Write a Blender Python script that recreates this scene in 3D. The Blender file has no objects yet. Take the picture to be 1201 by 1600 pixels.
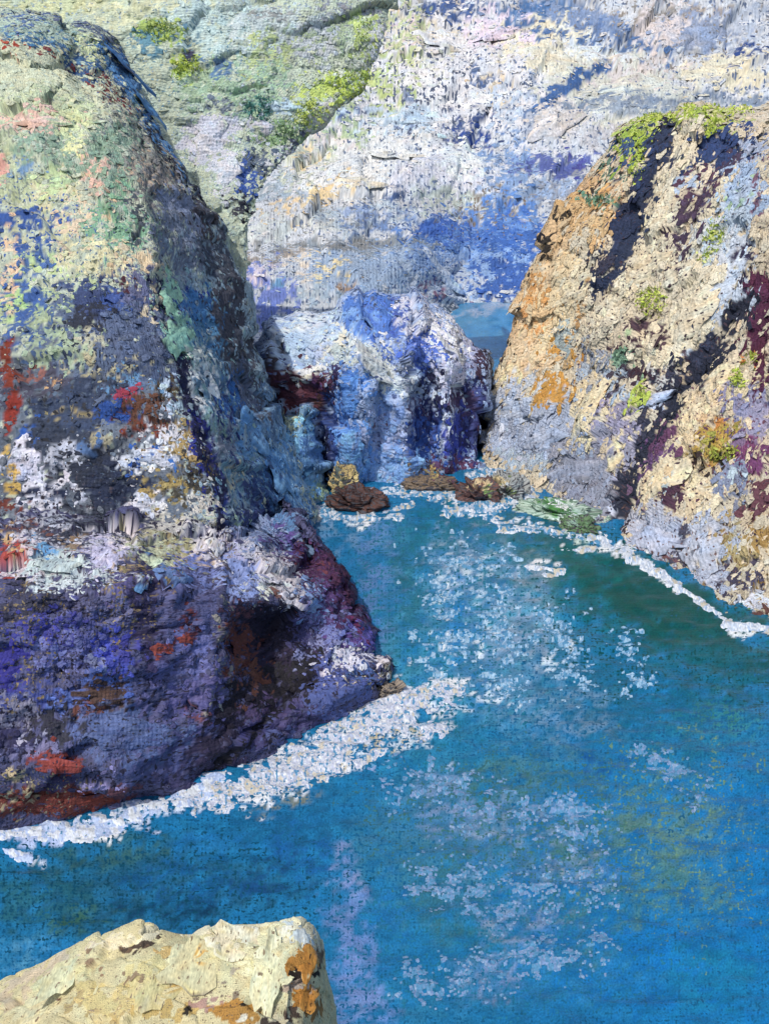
import bpy, math
import numpy as np
R = math.radians
scene = bpy.context.scene

# ------------------------------------------------------------------ camera, sky, sun, exposure
F = 1386.0                       # focal length in photo pixels (photo 1201 x 1600)
PITCH = R(21.6)
CAMZ = 30.0
cam_d = bpy.data.cameras.new('camera')
cam = bpy.data.objects.new('camera', cam_d)
scene.collection.objects.link(cam)
cam.location = (0, 0, CAMZ)
cam.rotation_euler = (math.pi / 2 - PITCH, 0, 0)
cam_d.sensor_fit = 'VERTICAL'
cam_d.angle_y = 2 * math.atan(800.0 / F)
cam_d.clip_end = 6000
scene.camera = cam

SUN_EL, SUN_AZ = R(57), R(216)   # azimuth clockwise from +Y: the sun stands to the left, a little behind the camera
world = bpy.data.worlds.new('World'); scene.world = world
world.use_nodes = True
wn = world.node_tree.nodes; wl = world.node_tree.links
for n in list(wn): wn.remove(n)
sky = wn.new('ShaderNodeTexSky'); sky.sky_type = 'NISHITA'; sky.sun_disc = False
sky.sun_elevation = SUN_EL; sky.sun_rotation = SUN_AZ
sky.air_density = 1.0; sky.dust_density = 2.5; sky.ozone_density = 1.0
bg = wn.new('ShaderNodeBackground'); bg.inputs['Strength'].default_value = 0.15
wo = wn.new('ShaderNodeOutputWorld')
wl.new(sky.outputs[0], bg.inputs[0]); wl.new(bg.outputs[0], wo.inputs[0])

sun_d = bpy.data.lights.new('sun', 'SUN'); sun_d.energy = 2.4; sun_d.angle = R(0.6); sun_d.color = (1, 0.955, 0.88)
sun = bpy.data.objects.new('sun', sun_d); scene.collection.objects.link(sun)
sv = (math.sin(SUN_AZ) * math.cos(SUN_EL), math.cos(SUN_AZ) * math.cos(SUN_EL), math.sin(SUN_EL))
from mathutils import Vector
sun.rotation_euler = Vector(sv).to_track_quat('Z', 'Y').to_euler()
sun.location = (-60, -20, 90)

vs = scene.view_settings
vs.view_transform = 'Standard'; vs.look = 'None'; vs.gamma = 1.0; vs.use_curve_mapping = False
vs.exposure = -0.12
scene.cycles.max_bounces = 4; scene.cycles.diffuse_bounces = 2; scene.cycles.glossy_bounces = 1; scene.cycles.transmission_bounces = 0

# ------------------------------------------------------------------ helpers: noise, projection, paint
cp, sp_ = math.cos(PITCH), math.sin(PITCH)

def at(px, py, Y):
    """world point seen at a photo pixel at depth Y"""
    px = np.asarray(px, float); py = np.asarray(py, float); Y = np.asarray(Y, float)
    a = (px - 600.5) / F; b = (800.0 - py) / F
    dy = cp + b * sp_; dz = -sp_ + b * cp
    t = Y / dy
    return np.stack([a * t, Y, CAMZ + dz * t], -1)

def at0(px, py, z=0.0):
    a = (px - 600.5) / F; b = (800.0 - py) / F
    dy = cp + b * sp_; dz = -sp_ + b * cp
    t = (z - CAMZ) / dz
    return (px, py, dy * t)

def proj(P):
    x, y, z = P[..., 0], P[..., 1], P[..., 2] - CAMZ
    d = np.maximum(y * cp - z * sp_, 0.5)
    u = y * sp_ + z * cp
    return np.stack([600.5 + F * x / d, 800 - F * u / d], -1), d

def _h(ix, iy, iz, s):
    with np.errstate(over='ignore'):
        h = (ix.astype(np.int64) * 374761393 + iy.astype(np.int64) * 668265263 + iz.astype(np.int64) * 2147483647 + s * 1274126177) & 0xffffffff
        h = ((h ^ (h >> 13)) * 1274126177) & 0xffffffff
        h = ((h ^ (h >> 16)) * 2246822519) & 0xffffffff
        h = h ^ (h >> 15)
    return (h & 0xffffff) / float(0xffffff)

def vnoise(P, s=0):
    """value noise in 0..1, P (...,2) or (...,3)"""
    P = np.asarray(P, float)
    if P.shape[-1] == 2:
        P = np.concatenate([P, np.zeros(P.shape[:-1] + (1,))], -1)
    i = np.floor(P); f = P - i; f = f * f * (3 - 2 * f)
    i = i.astype(np.int64)
    x, y, z = i[..., 0], i[..., 1], i[..., 2]
    fx, fy, fz = f[..., 0], f[..., 1], f[..., 2]
    def L(a, b, t): return a + (b - a) * t
    r = L(L(L(_h(x, y, z, s), _h(x+1, y, z, s), fx), L(_h(x, y+1, z, s), _h(x+1, y+1, z, s), fx), fy),
          L(L(_h(x, y, z+1, s), _h(x+1, y, z+1, s), fx), L(_h(x, y+1, z+1, s), _h(x+1, y+1, z+1, s), fx), fy), fz)
    return r

def fbm(P, s=0, o=3):
    r = 0; a = 1; t = 0
    P = np.asarray(P, float)
    for k in range(o):
        r = r + a * vnoise(P * (2.03 ** k) + 17.3 * k, s + k); t += a; a *= .5
    return r / t

def cell(P, s=0):
    """worley: distance to the nearest point and a random value of that cell (2-D)"""
    P = np.asarray(P, float); i = np.floor(P).astype(np.int64)
    best = np.full(P.shape[:-1], 9.0); val = np.zeros(P.shape[:-1]); z = np.zeros_like(i[..., 0])
    for dx in (-1, 0, 1):
        for dy in (-1, 0, 1):
            cx, cy = i[..., 0] + dx, i[..., 1] + dy
            qx = cx + _h(cx, cy, z, s); qy = cy + _h(cx, cy, z + 1, s)
            d = np.hypot(qx - P[..., 0], qy - P[..., 1])
            m = d < best
            best = np.where(m, d, best); val = np.where(m, _h(cx, cy, z + 2, s), val)
    return best, val

def blocks(P, s, tilt):
    """chiselled relief: every cell of a 2-D worley pattern is a plane of its own height and tilt"""
    i = np.floor(P).astype(np.int64); z = np.zeros_like(i[..., 0])
    best = np.full(P.shape[:-1], 9.0); sec = best.copy(); h = np.zeros(P.shape[:-1])
    for dx in (-1, 0, 1):
        for dy in (-1, 0, 1):
            cx, cy = i[..., 0] + dx, i[..., 1] + dy
            ox = P[..., 0] - cx - _h(cx, cy, z, s); oy = P[..., 1] - cy - _h(cx, cy, z + 1, s)
            d = np.abs(ox) * .7 + np.abs(oy) * .7 + .3 * np.hypot(ox, oy)
            m = d < best
            sec = np.where(m, best, np.minimum(sec, d)); best = np.where(m, d, best)
            h = np.where(m, _h(cx, cy, z + 2, s) - .5 + tilt * (ox * (_h(cx, cy, z + 3, s) - .5) + oy * (_h(cx, cy, z + 4, s) - .5)) * 2, h)
    return h - .35 * np.exp(-((sec - best) / .06) ** 2)

def lin(h):
    if not isinstance(h, str): return np.asarray(h, float)
    h = h.lstrip('#')
    c = np.array([int(h[k:k+2], 16) / 255.0 for k in (0, 2, 4)])
    c = np.where(c <= 0.04045, c / 12.92, ((c + 0.055) / 1.055) ** 2.4)
    return c * .88 + .12 * (c @ np.array([.25, .6, .15]))

def paint(base, blots, Q, seed=1, jit=0.16, soft=0, C=None):
    """mineral / growth / pigment patches of a surface, with some painted shade and reflection; Q are its surface coordinates.
    blot: (cx, cy, rx, ry, angle, colour, density, coverage)"""
    Q = np.asarray(Q, float); N = Q.shape[0]
    C = Q * np.array([.8, 1.25]) if C is None else C                  # where the surface's own grain is read
    w = np.stack([fbm(C / 46.0, seed + 3, 2) - .5, fbm(C / 46.0, seed + 9, 2) - .5], -1) * 40
    w += np.stack([vnoise(C / 9.0, seed + 13) - .5, vnoise(C / 9.0, seed + 19) - .5], -1) * 12
    W = Q + w
    edge = (fbm(C / 14.0, seed + 23, 3) - .5)
    bh, bc = base
    col = np.tile(lin(bh), (N, 1)); cov = np.full(N, bc)
    for k, b in enumerate(blots):
        cx, cy, rx, ry, an, hx, den, cv = b
        dx, dy = W[:, 0] - cx, W[:, 1] - cy
        m0 = (np.abs(dx) < 1.6 * max(rx, ry)) & (np.abs(dy) < 1.6 * max(rx, ry))
        if not m0.any(): continue
        idx = np.nonzero(m0)[0]
        dx, dy = dx[idx], dy[idx]
        a = R(an); u = dx * math.cos(a) + dy * math.sin(a); v = -dx * math.sin(a) + dy * math.cos(a)
        d = np.sqrt((u / rx) ** 2 + (v / ry) ** 2) + 1.1 * edge[idx]
        st_ = 0.62 * vnoise(C[idx] / 6.0, seed + 31 + k) + 0.38 * vnoise(C[idx] / 17.0, seed + 77 + k)
        th = 0.22 + 0.56 * den
        m = (d < 1) & (st_ < th - 0.16 * np.clip(d, 0, 1) ** 2)
        if k < soft:
            f = np.clip((1.05 - d) / .55, 0, 1); f = f * f * (3 - 2 * f)
            f = f * np.clip(den * (.50 + 2.2 * (.5 - st_)) + .34 * m, 0, .95)
            col[idx] = col[idx] * (1 - f[:, None]) + lin(hx) * f[:, None]; cov[idx] = cov[idx] * (1 - f) + cv * f
            continue
        sel = idx[m]
        col[sel] = lin(hx); cov[sel] = cv
    v1 = 1 + jit * 2 * (vnoise(C / 6.0, seed + 41) - .5) + jit * 1.5 * (vnoise(C / 21.0, seed + 43) - .5)
    hs = (vnoise(C / 11.0, seed + 47) - .5) * jit * .9
    col = col * v1[:, None] * np.stack([1 + hs, np.ones(N), 1 - hs], -1)
    return np.clip(col, 0.004, 0.86), cov

# ------------------------------------------------------------------ helpers: meshes and objects
COL = scene.collection
def tag(o, label=None, cat=None, group=None, kind=None):
    if label: o['label'] = label
    if cat: o['category'] = cat
    if group: o['group'] = group
    if kind: o['kind'] = kind
    return o

def empty(name, loc):
    o = bpy.data.objects.new(name, None); COL.objects.link(o); o.location = loc
    o.empty_display_size = 0.5
    return o

def mesh_obj(name, V, faces, mat, parent=None, col=None, und=None, suv=None, smooth=True, origin=None):
    """faces: list of int arrays, each (n,k)"""
    V = np.asarray(V, float)
    if parent is not None: V = V - np.array(parent.location)
    elif origin is not None: V = V - np.array(origin)
    me = bpy.data.meshes.new(name)
    me.vertices.add(len(V)); me.vertices.foreach_set('co', V.astype(np.float32).ravel())
    loops = np.concatenate([np.asarray(f).ravel() for f in faces]).astype(np.int32)
    tot = np.concatenate([np.full(len(f), np.asarray(f).shape[1]) for f in faces]).astype(np.int32)
    st = np.concatenate([[0], np.cumsum(tot)[:-1]]).astype(np.int32)
    me.loops.add(len(loops)); me.loops.foreach_set('vertex_index', loops)
    me.polygons.add(len(tot)); me.polygons.foreach_set('loop_start', st); me.polygons.foreach_set('loop_total', tot)
    me.polygons.foreach_set('use_smooth', np.full(len(tot), smooth))
    me.update(calc_edges=True)
    n = len(V)
    if col is not None:
        c, cv = col
        a = me.attributes.new('Col', 'FLOAT_COLOR', 'POINT')
        a.data.foreach_set('color', np.concatenate([c, np.ones((n, 1))], 1).astype(np.float32).ravel())
        a = me.attributes.new('Cov', 'FLOAT', 'POINT'); a.data.foreach_set('value', np.asarray(cv, np.float32))
    if und is not None:
        a = me.attributes.new('Und', 'FLOAT_COLOR', 'POINT')
        a.data.foreach_set('color', np.concatenate([und, np.ones((n, 1))], 1).astype(np.float32).ravel())
    if suv is not None:
        a = me.attributes.new('Suv', 'FLOAT_VECTOR', 'POINT')
        a.data.foreach_set('vector', np.concatenate([suv, np.zeros((n, 1))], 1).astype(np.float32).ravel())
    o = bpy.data.objects.new(name, me); COL.objects.link(o)
    me.materials.append(mat)
    if parent is not None: o.parent = parent
    elif origin is not None: o.location = origin
    return o

def surface_mat(name, rough=0.8, spec=0.25, bump=0.5, scale=1.0, dist=0.1, grain=1.0, cross=.3, weave=1.0):
    """crusted surface: a top layer that breaks up over an under layer along a fine crossed grain"""
    m = bpy.data.materials.new(name); m.use_nodes = True
    nt = m.node_tree; N = nt.nodes; Lk = nt.links
    for n in list(N): N.remove(n)
    out = N.new('ShaderNodeOutputMaterial'); p = N.new('ShaderNodeBsdfPrincipled'); Lk.new(p.outputs[0], out.inputs[0])
    p.inputs['Roughness'].default_value = rough; p.inputs['Specular IOR Level'].default_value = spec
    def attr(nm):
        a = N.new('ShaderNodeAttribute'); a.attribute_type = 'GEOMETRY'; a.attribute_name = nm; return a
    ac, au, av, at_ = attr('Col'), attr('Und'), attr('Cov'), attr('Suv')
    def mp(sx, sy):
        q = N.new('ShaderNodeVectorMath'); q.operation = 'MULTIPLY'; q.inputs[1].default_value = (sx * scale, sy * scale, 1)
        Lk.new(at_.outputs['Vector'], q.inputs[0]); return q.outputs[0]
    def noise(vec, detail=2, rgh=.6):
        q = N.new('ShaderNodeTexNoise'); q.noise_dimensions = '2D'; q.inputs['Scale'].default_value = 1
        q.inputs['Detail'].default_value = detail; q.inputs['Roughness'].default_value = rgh
        Lk.new(vec, q.inputs['Vector']); return q.outputs[0]
    def math_(op, a, b, clamp=False):
        q = N.new('ShaderNodeMath'); q.operation = op; q.use_clamp = clamp
        for k, x in enumerate((a, b)):
            if isinstance(x, (int, float)): q.inputs[k].default_value = x
            else: Lk.new(x, q.inputs[k])
        return q.outputs[0]
    n1 = noise(mp(1 / 12, 1 / 5), 0); n2 = noise(mp(1 / 5, 1 / 12), 0); n3 = noise(mp(1 / 6.5, 1 / 6.5), 2)
    g = math_('MAXIMUM', n1, n2)                                   # crossed streaks
    g = math_('ADD', math_('MULTIPLY', g, cross), math_('MULTIPLY', n3, .94 - cross))
    sx = N.new('ShaderNodeSeparateXYZ'); Lk.new(mp(2 * math.pi / 5.6, 2 * math.pi / 5.6), sx.inputs[0])
    wv = math_('ADD', math_('SINE', sx.outputs[0], 0), math_('SINE', sx.outputs[1], 0))
    g = math_('ADD', math_('ADD', g, .025), math_('MULTIPLY', wv, .032 * weave))
    thr = math_('MULTIPLY_ADD', av.outputs['Fac'], 0.36)
    thr.node.inputs[2].default_value = 0.36
    msk = math_('SUBTRACT', thr, g); msk = math_('MULTIPLY', msk, 22 * grain); msk = math_('ADD', msk, .5, True)
    mx = N.new('ShaderNodeMix'); mx.data_type = 'RGBA'
    Lk.new(msk, mx.inputs['Factor']); Lk.new(au.outputs['Color'], mx.inputs[6]); Lk.new(ac.outputs['Color'], mx.inputs[7])
    # slow tint variation
    n4 = noise(mp(1 / 3.1, 1 / 3.1), 0)
    hv = N.new('ShaderNodeHueSaturation'); Lk.new(mx.outputs[2], hv.inputs['Color'])
    Lk.new(math_('MULTIPLY_ADD', n4, 0.5), hv.inputs['Value']); hv.inputs['Value'].links[0].from_node.inputs[2].default_value = 0.75
    Lk.new(hv.outputs[0], p.inputs['Base Color'])
    hgt = math_('MULTIPLY_ADD', wv, -.09 * weave); Lk.new(n3, hgt.node.inputs[2])
    b = N.new('ShaderNodeBump'); b.inputs['Strength'].default_value = bump; b.inputs['Distance'].default_value = dist
    Lk.new(hgt, b.inputs['Height']); Lk.new(b.outputs[0], p.inputs['Normal'])
    return m

def catmull(A, n):
    """resample array A (k, ...) to n samples along axis 0"""
    k = len(A); t = np.linspace(0, k - 1, n); i = np.minimum(t.astype(int), k - 2); f = (t - i)
    g = lambda j: A[np.clip(j, 0, k - 1)]
    sh = (n,) + (1,) * (A.ndim - 1); f = f.reshape(sh)
    p0, p1, p2, p3 = g(i - 1), g(i), g(i + 1), g(i + 2)
    c = .5 * ((2 * p1) + (-p0 + p2) * f + (2 * p0 - 5 * p1 + 4 * p2 - p3) * f ** 2 + (-p0 + 3 * p1 - 3 * p2 + p3) * f ** 3)
    l = p1 * (1 - f) + p2 * f
    return .3 * c + .7 * l

def poly_dist(Q, pts):
    d = np.full(len(Q), 1e9)
    for (x0, y0), (x1, y1) in zip(pts[:-1], pts[1:]):
        v = np.array([x1 - x0, y1 - y0], float); w = Q - np.array([x0, y0])
        t = np.clip((w @ v) / (v @ v), 0, 1)
        d = np.minimum(d, np.hypot(w[:, 0] - t * v[0], w[:, 1] - t * v[1]))
    return d

class Surf: pass

def loft(G, step=3.6, disp=(9, 4, 1.3), seed=1, strat=0.0, creases=(), wl=(70, 24, 8), facet=4.0, sdir=0.0, block=(14, 6), ys=1.0, grain=1.0):
    """G: (rows, cols, 3) world control points -> dense rock surface with relief. Sizes in photo pixels at the surface's own distance."""
    G = np.asarray(G, float)
    q, _ = proj(G)
    nu = int(np.clip(np.linalg.norm(np.diff(q, axis=1), axis=-1).sum(1).max() / step, 8, 420))
    nv = int(np.clip(np.linalg.norm(np.diff(q, axis=0), axis=-1).sum(0).max() / step, 8, 420))
    P = catmull(G, nv)
    P = np.swapaxes(catmull(np.swapaxes(P, 0, 1), nu), 0, 1)
    du = np.gradient(P, axis=1); dv = np.gradient(P, axis=0)
    n = np.cross(du, dv); n /= np.linalg.norm(n, axis=-1, keepdims=True) + 1e-9
    if ((n * (np.array([0, 0, CAMZ]) - P)).sum(-1) > 0).mean() < .5: n = -n
    S = Surf(); S.nu, S.nv = nu, nv
    Q, D = proj(P); S.Q = Q.reshape(-1, 2)
    k = (D / F).reshape(-1)                                           # metres per photo pixel
    P = P.reshape(-1, 3); n = n.reshape(-1, 3)
    km = np.median(k); S.km = km
    C = P / km * np.array([1, ys, 1])                                 # surface coords in pixel-sized units
    h = disp[0] * (fbm(C / wl[0], seed, 3) - .5) * 2
    h += disp[1] * (0.5 - np.abs(fbm(C / wl[1], seed + 5, 2) - .5) * 4)
    h += disp[2] * (fbm(C / wl[2], seed + 8, 2) - .5) * 2
    a = R(sdir); uu = S.Q[:, 0] * math.cos(a) + S.Q[:, 1] * math.sin(a); vv = -S.Q[:, 0] * math.sin(a) + S.Q[:, 1] * math.cos(a)
    wx, wy = fbm(S.Q / 45, seed + 11, 3) - .5, fbm(S.Q / 45, seed + 12, 3) - .5
    h += block[0] * blocks(np.stack([uu / 105 + .5 * wx, vv / 62 + .5 * wy], -1), seed, 1.2)
    h += block[1] * blocks(np.stack([uu / 40 + .6 * wx, vv / 24 + .6 * wy], -1), seed + 3, 1.2)
    h += facet * .6 * blocks(np.stack([uu / 16 + wx, vv / 10 + wy], -1), seed + 6, 1.0)
    if strat:
        h += strat * (np.abs(((vv / 34 + 1.4 * fbm(C / 60, seed + 15, 2)) % 1.0) - .5) - .25) * 4
    for pts, w, dep in creases:
        d = poly_dist(S.Q + (np.stack([vnoise(S.Q / 17, 3), vnoise(S.Q / 17, 4)], -1) - .5) * w * .9, pts)
        h += dep * np.exp(-(d / w) ** 2)
    S.P = P + n * (h * k)[:, None]; S.k = k; S.Q = proj(S.P)[0]; S.C = S.P / km * np.array([1, ys, 1]) * grain
    # final normals
    Pg = S.P.reshape(nv, nu, 3)
    m = np.cross(np.gradient(Pg, axis=1), np.gradient(Pg, axis=0)).reshape(-1, 3); m /= np.linalg.norm(m, axis=-1, keepdims=True) + 1e-9
    sg = np.sign((m * n).sum(-1).mean()); S.n = m * sg; S.n0 = n
    i = np.arange(nv - 1)[:, None] * nu + np.arange(nu - 1)[None, :]
    f = np.stack([i, i + 1, i + 1 + nu, i + nu], -1).reshape(-1, 4)
    S.faces = f if sg > 0 else f[:, ::-1]
    U, Vv = np.meshgrid(np.arange(nu), np.arange(nv)); S.suv = np.stack([U, Vv], -1).reshape(-1, 2) * step
    return S

def grey(c, f): return c * (1 - f) + f * (c @ np.array([.25, .6, .15]))[:, None]

def build_surf(name, S, mat, pal, parent=None, origin=None, seed=1, tone=1.0, soft=0, desat=0.0, covk=1.0):
    base, blots, ub, ublots = pal
    S.pal = pal; S.seed = seed; S.tone = tone
    C = getattr(S, 'C', None)
    c = paint(base, blots, S.Q, seed, soft=soft, C=C)
    u, _ = paint(ub, ublots, S.Q, seed + 200, C=C)
    c = (c[0], c[1] * covk)
    S.desat = desat
    c = (grey(c[0], desat), c[1]); u = grey(u, desat)
    c = (np.minimum(c[0] * tone, .84), c[1]); u = u * tone
    return mesh_obj(name, S.P, [S.faces], mat, parent, c, u, S.suv, origin=origin)

def plates(S, idx, rx, ry, ang, seed, thick, colr=None, und=None, m=8, jitter=.35, inset=0.0):
    """irregular raised crusts lying on surface S at vertices idx -> V, faces, col, cov, und, suv"""
    rng = np.random.default_rng(seed); n = len(idx)
    p, nn, k = S.P[idx], (S.n[idx] * .6 + S.n0[idx] * .4), S.k[idx]
    nn = nn + (rng.random((n, 3)) - .5) * .18; nn /= np.linalg.norm(nn, axis=1, keepdims=True)
    e1 = np.array([1.0, 0, 0]) - nn * nn[:, :1]; e1 /= np.linalg.norm(e1, axis=1, keepdims=True) + 1e-9
    e2 = np.cross(nn, e1); e2 *= np.where(e2[:, 2:] < 0, -1, 1)
    a = np.radians(-ang); ca, sa = np.cos(a)[:, None], np.sin(a)[:, None]
    f1, f2 = e1 * ca + e2 * sa, -e1 * sa + e2 * ca
    th = (np.arange(m) + .5 * rng.random((n, m))) / m * 2 * math.pi
    rr = 1 + jitter * 2 * (rng.random((n, m)) - .5)
    def ring(s, z):
        return (p[:, None, :] + f1[:, None, :] * (np.cos(th) * rr * s * (rx * k)[:, None])[..., None]
                + f2[:, None, :] * (np.sin(th) * rr * s * (ry * k)[:, None])[..., None] + nn[:, None, :] * (z * k)[:, None, None])
    V = np.concatenate([(p + nn * (thick * 1.0 * k)[:, None])[:, None, :], ring(.72, thick * .9), ring(1.0, -thick * .9)], 1)
    s = 1 + 2 * m; b = (np.arange(n) * s)[:, None]
    j = np.arange(m); jn = (j + 1) % m
    t1 = np.stack([np.zeros(m, int), 1 + j, 1 + jn], -1)
    q = np.stack([1 + j, 1 + m + j, 1 + m + jn, 1 + jn], -1)
    T = (b[:, :, None] + t1[None]).reshape(-1, 3); Qd = (b[:, :, None] + q[None]).reshape(-1, 4)
    Vf = V.reshape(-1, 3)
    suv = S.suv[idx][:, None, :] + rng.random((n, 1, 2)) * 300 + np.concatenate([np.zeros((n, 1, 2)),
          np.stack([np.cos(th) * rx[:, None], np.sin(th) * ry[:, None]], -1) * .72, np.stack([np.cos(th) * rx[:, None], np.sin(th) * ry[:, None]], -1)], 1)
    return Vf, [T, Qd], s, suv.reshape(-1, 2)

def crusts(name, S, mat, parent, n, r=(3, 9), asp=(1.0, 2.2), ang=0, angj=35, thick=(.1, .45), seed=5, wander=10, keep=None):
    """many small raised crusts of broken colour over a surface (one uncountable mass)"""
    rng = np.random.default_rng(seed)
    front = ((S.n0 * (np.array([0, 0, CAMZ]) - S.P)).sum(-1) > 0)
    inside = (S.Q[:, 0] > -60) & (S.Q[:, 0] < 1260) & (S.Q[:, 1] > -60) & (S.Q[:, 1] < 1660)
    ok = np.nonzero(front & inside)[0]
    if keep is not None: ok = ok[keep(S.Q[ok])]
    idx = rng.choice(ok, n)
    n = int(n * 1.5); idx = rng.choice(ok, n); sz = r[0] * .6 + (r[1] * .8 - r[0] * .6) * rng.random(n) ** 2.6
    a = asp[0] + (asp[1] - asp[0]) * rng.random(n)
    V, Fc, s, suv = plates(S, idx, sz * np.sqrt(a), sz / np.sqrt(a), ang + angj * 2 * (rng.random(n) - .5), seed + 1, thick[0] + (thick[1] - thick[0]) * rng.random(n))
    base, blots, ub, ublots = S.pal
    Qj = S.Q[idx] + rng.normal(0, wander, (n, 2))
    Cj = S.C[idx] + rng.normal(0, wander, (n, 3)) if hasattr(S, 'C') else None
    c, cv = paint(base, blots, Qj, S.seed, .25, C=Cj)
    u, _ = paint(ub, ublots, Qj, S.seed + 200, C=Cj)
    c = grey(c, S.desat); u = grey(u, S.desat)
    o = mesh_obj(name, V, Fc, mat, parent, (np.repeat(np.minimum(c * S.tone, .84), s, 0), np.repeat(np.maximum(cv, .7), s)), np.repeat(u, s, 0), suv)
    o['kind'] = 'stuff'
    return o

def slabs(name, S, mat, parent, lst, seed=3, thick=3.0, nrm=None):
    """the big single slabs one can point at: each a part of its own"""
    base, blots, ub, ublots = S.pal
    front = ((S.n0 * (np.array([0, 0, CAMZ]) - S.P)).sum(-1) > 0)
    for k, (x, y, rx, ry, an, hx) in enumerate(lst):
        d = np.hypot(S.Q[:, 0] - x, S.Q[:, 1] - y) + np.where(front, 0, 1e6)
        i = int(np.argmin(d)); rng = np.random.default_rng(seed * 100 + k)
        p, nn, kk = S.P[i], S.n0[i], S.k[i]
        if nrm is not None: nn = np.array(nrm) / np.linalg.norm(nrm)
        e1 = np.array([1.0, 0, 0]) - nn * nn[0]; e1 /= np.linalg.norm(e1); e2 = np.cross(nn, e1)
        if e2[2] < 0: e2 = -e2
        # undo the foreshortening of the slope so that the slab covers its height in view
        fs = max(abs((e2 * np.array([0, sp_, cp])).sum()), .35); fx = max(abs(e1[0]), .5)
        m, rings = 22, 5
        th = np.arange(m) / m * 2 * math.pi
        out = 1 + .65 * (fbm(np.stack([np.cos(th) * 1.6 + 7 * k, np.sin(th) * 1.6 + seed], -1), seed, 3) - .5) * 2 + .3 * (rng.random(m) - .5)
        V = []; W = []
        for rg in range(rings + 1):
            s = (0, .3, .55, .78, .93, 1.03)[rg]; z = (1, 1, .95, .9, .6, -.9)[rg]
            for j in range(m):
                u, v = math.cos(th[j]) * rx * s * out[j], math.sin(th[j]) * ry * s * out[j]
                a = R(-an); uu, v2 = u * math.cos(a) - v * math.sin(a), u * math.sin(a) + v * math.cos(a)
                V.append((uu, v2, z)); W.append((uu, -v2))
        V = np.array(V); W = np.array(W)
        hz = V[:, 2] * thick * .6 + np.where(V[:, 2] > 0, 2.2 * (fbm(W / 9 + k * 9, seed, 3) - .5) * 2, 0)
        # follow the relief below
        tgt = np.array([x, y]) + W
        win = np.nonzero(front & (np.abs(S.Q[:, 0] - x) < rx + ry + 14) & (np.abs(S.Q[:, 1] - y) < rx + ry + 14))[0][::2]
        near = win[np.argmin(((S.Q[None, win] - tgt[:, None]) ** 2).sum(-1), 1)]
        off = ((S.P[near] - p) @ nn) / kk
        # smooth the offset so that plates stay stiff
        off = np.clip(off, -8, 8) * .8
        P3 = p + (e1 * (V[:, :1] / fx) + e2 * (V[:, 1:2] / fs) + nn * (hz + off + .6)[:, None]) * kk
        f = []
        for rg in range(rings):
            for j in range(m):
                a, b = rg * m + j, rg * m + (j + 1) % m
                f.append((a, a + m, b + m, b))
        n = len(P3)
        c, cv = paint((hx, .80), [], tgt, seed + k, .25)
        c2, cv2 = paint(base, blots, tgt, S.seed, .2)
        mixm = fbm(tgt / 8.0, seed + k, 2) > .56
        c = np.where(mixm[:, None], c2, c)
        u, _ = paint(ub, ublots, tgt, S.seed + 200)
        c = grey(c, S.desat); u = grey(u, S.desat)
        mesh_obj(name, P3, [np.array(f)], mat, parent, (np.minimum(c * S.tone, .84), cv), u * S.tone, W + 500 + 40 * k)

# ------------------------------------------------------------------ the setting: water
def st(pts, w, hx, den=.9, cov=.88):
    """a vein, rib or painted cleft shade along a polyline as a run of patches"""
    out = []
    for (x0, y0), (x1, y1) in zip(pts[:-1], pts[1:]):
        L = math.dist((x0, y0), (x1, y1)); n = max(1, round(L / (3.2 * w)))
        for q in range(n):
            t = (q + .5) / n
            out.append((x0 + (x1 - x0) * t, y0 + (y1 - y0) * t, L / n * .72, w, math.degrees(math.atan2(y1 - y0, x1 - x0)), hx, den, cov))
    return out
def carry_on(L, edge, reach=230):
    """the rock goes on past what the photo shows with the same kind of patches"""
    return [(2 * edge - b[0], b[1] + 14, b[2], b[3], -b[4]) + b[5:] for b in L if .8 * max(b[2], b[3]) < abs(b[0] - edge) < reach]
def row(*p): return [tuple(q) for q in p]
def grid(rows):
    return np.array([[at(*q) if not (isinstance(q[0], str)) else np.array(q[1:], float) for q in r] for r in rows])

def waves(W):
    z = .30 * (fbm(W / np.array([3.2, 1.6]), 3, 3) - .5) + .16 * (fbm(W / np.array([.9, .5]), 5, 2) - .5)
    z += .10 * (0.5 - np.abs(fbm(W / np.array([2.2, .9]), 15, 2) - .5) * 4)
    return z * np.clip(1.3 - W[:, 1] / 250, .15, 1)

def build_water():
    # a fan of rows and columns that grows with distance, far out to the horizon
    Ys = np.concatenate([np.linspace(2, 12, 20, endpoint=False), np.geomspace(12, 260, 430), np.geomspace(275, 4500, 20)])
    tn = np.concatenate([np.linspace(-2.6, -.62, 24, endpoint=False), np.linspace(-.62, .62, 360), np.linspace(.62, 2.6, 25)[1:]])
    nv, nu = len(Ys), len(tn)
    Y = np.repeat(Ys[:, None], nu, 1); X = (Y + 14) * tn[None, :]
    W = np.stack([X, Y], -1).reshape(-1, 2)
    z = waves(W)
    P = np.concatenate([W, z[:, None]], 1)
    S = Surf(); S.P = P; S.nu, S.nv = nu, nv
    Q, D = proj(np.concatenate([W, 0 * z[:, None]], 1)); S.Q = Q; S.k = D / F
    far = (P[:, 1] < 14)
    i = np.arange(nv - 1)[:, None] * nu + np.arange(nu - 1)[None, :]
    S.faces = np.stack([i, i + 1, i + 1 + nu, i + nu], -1).reshape(-1, 4)
    S.n = np.tile([0, 0, 1.0], (len(P), 1)); S.n0 = S.n
    S.suv = np.stack([W[:, 0] / (W[:, 1] + 14) * 1500, np.log(W[:, 1]) * 900], -1)
    return S

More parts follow.
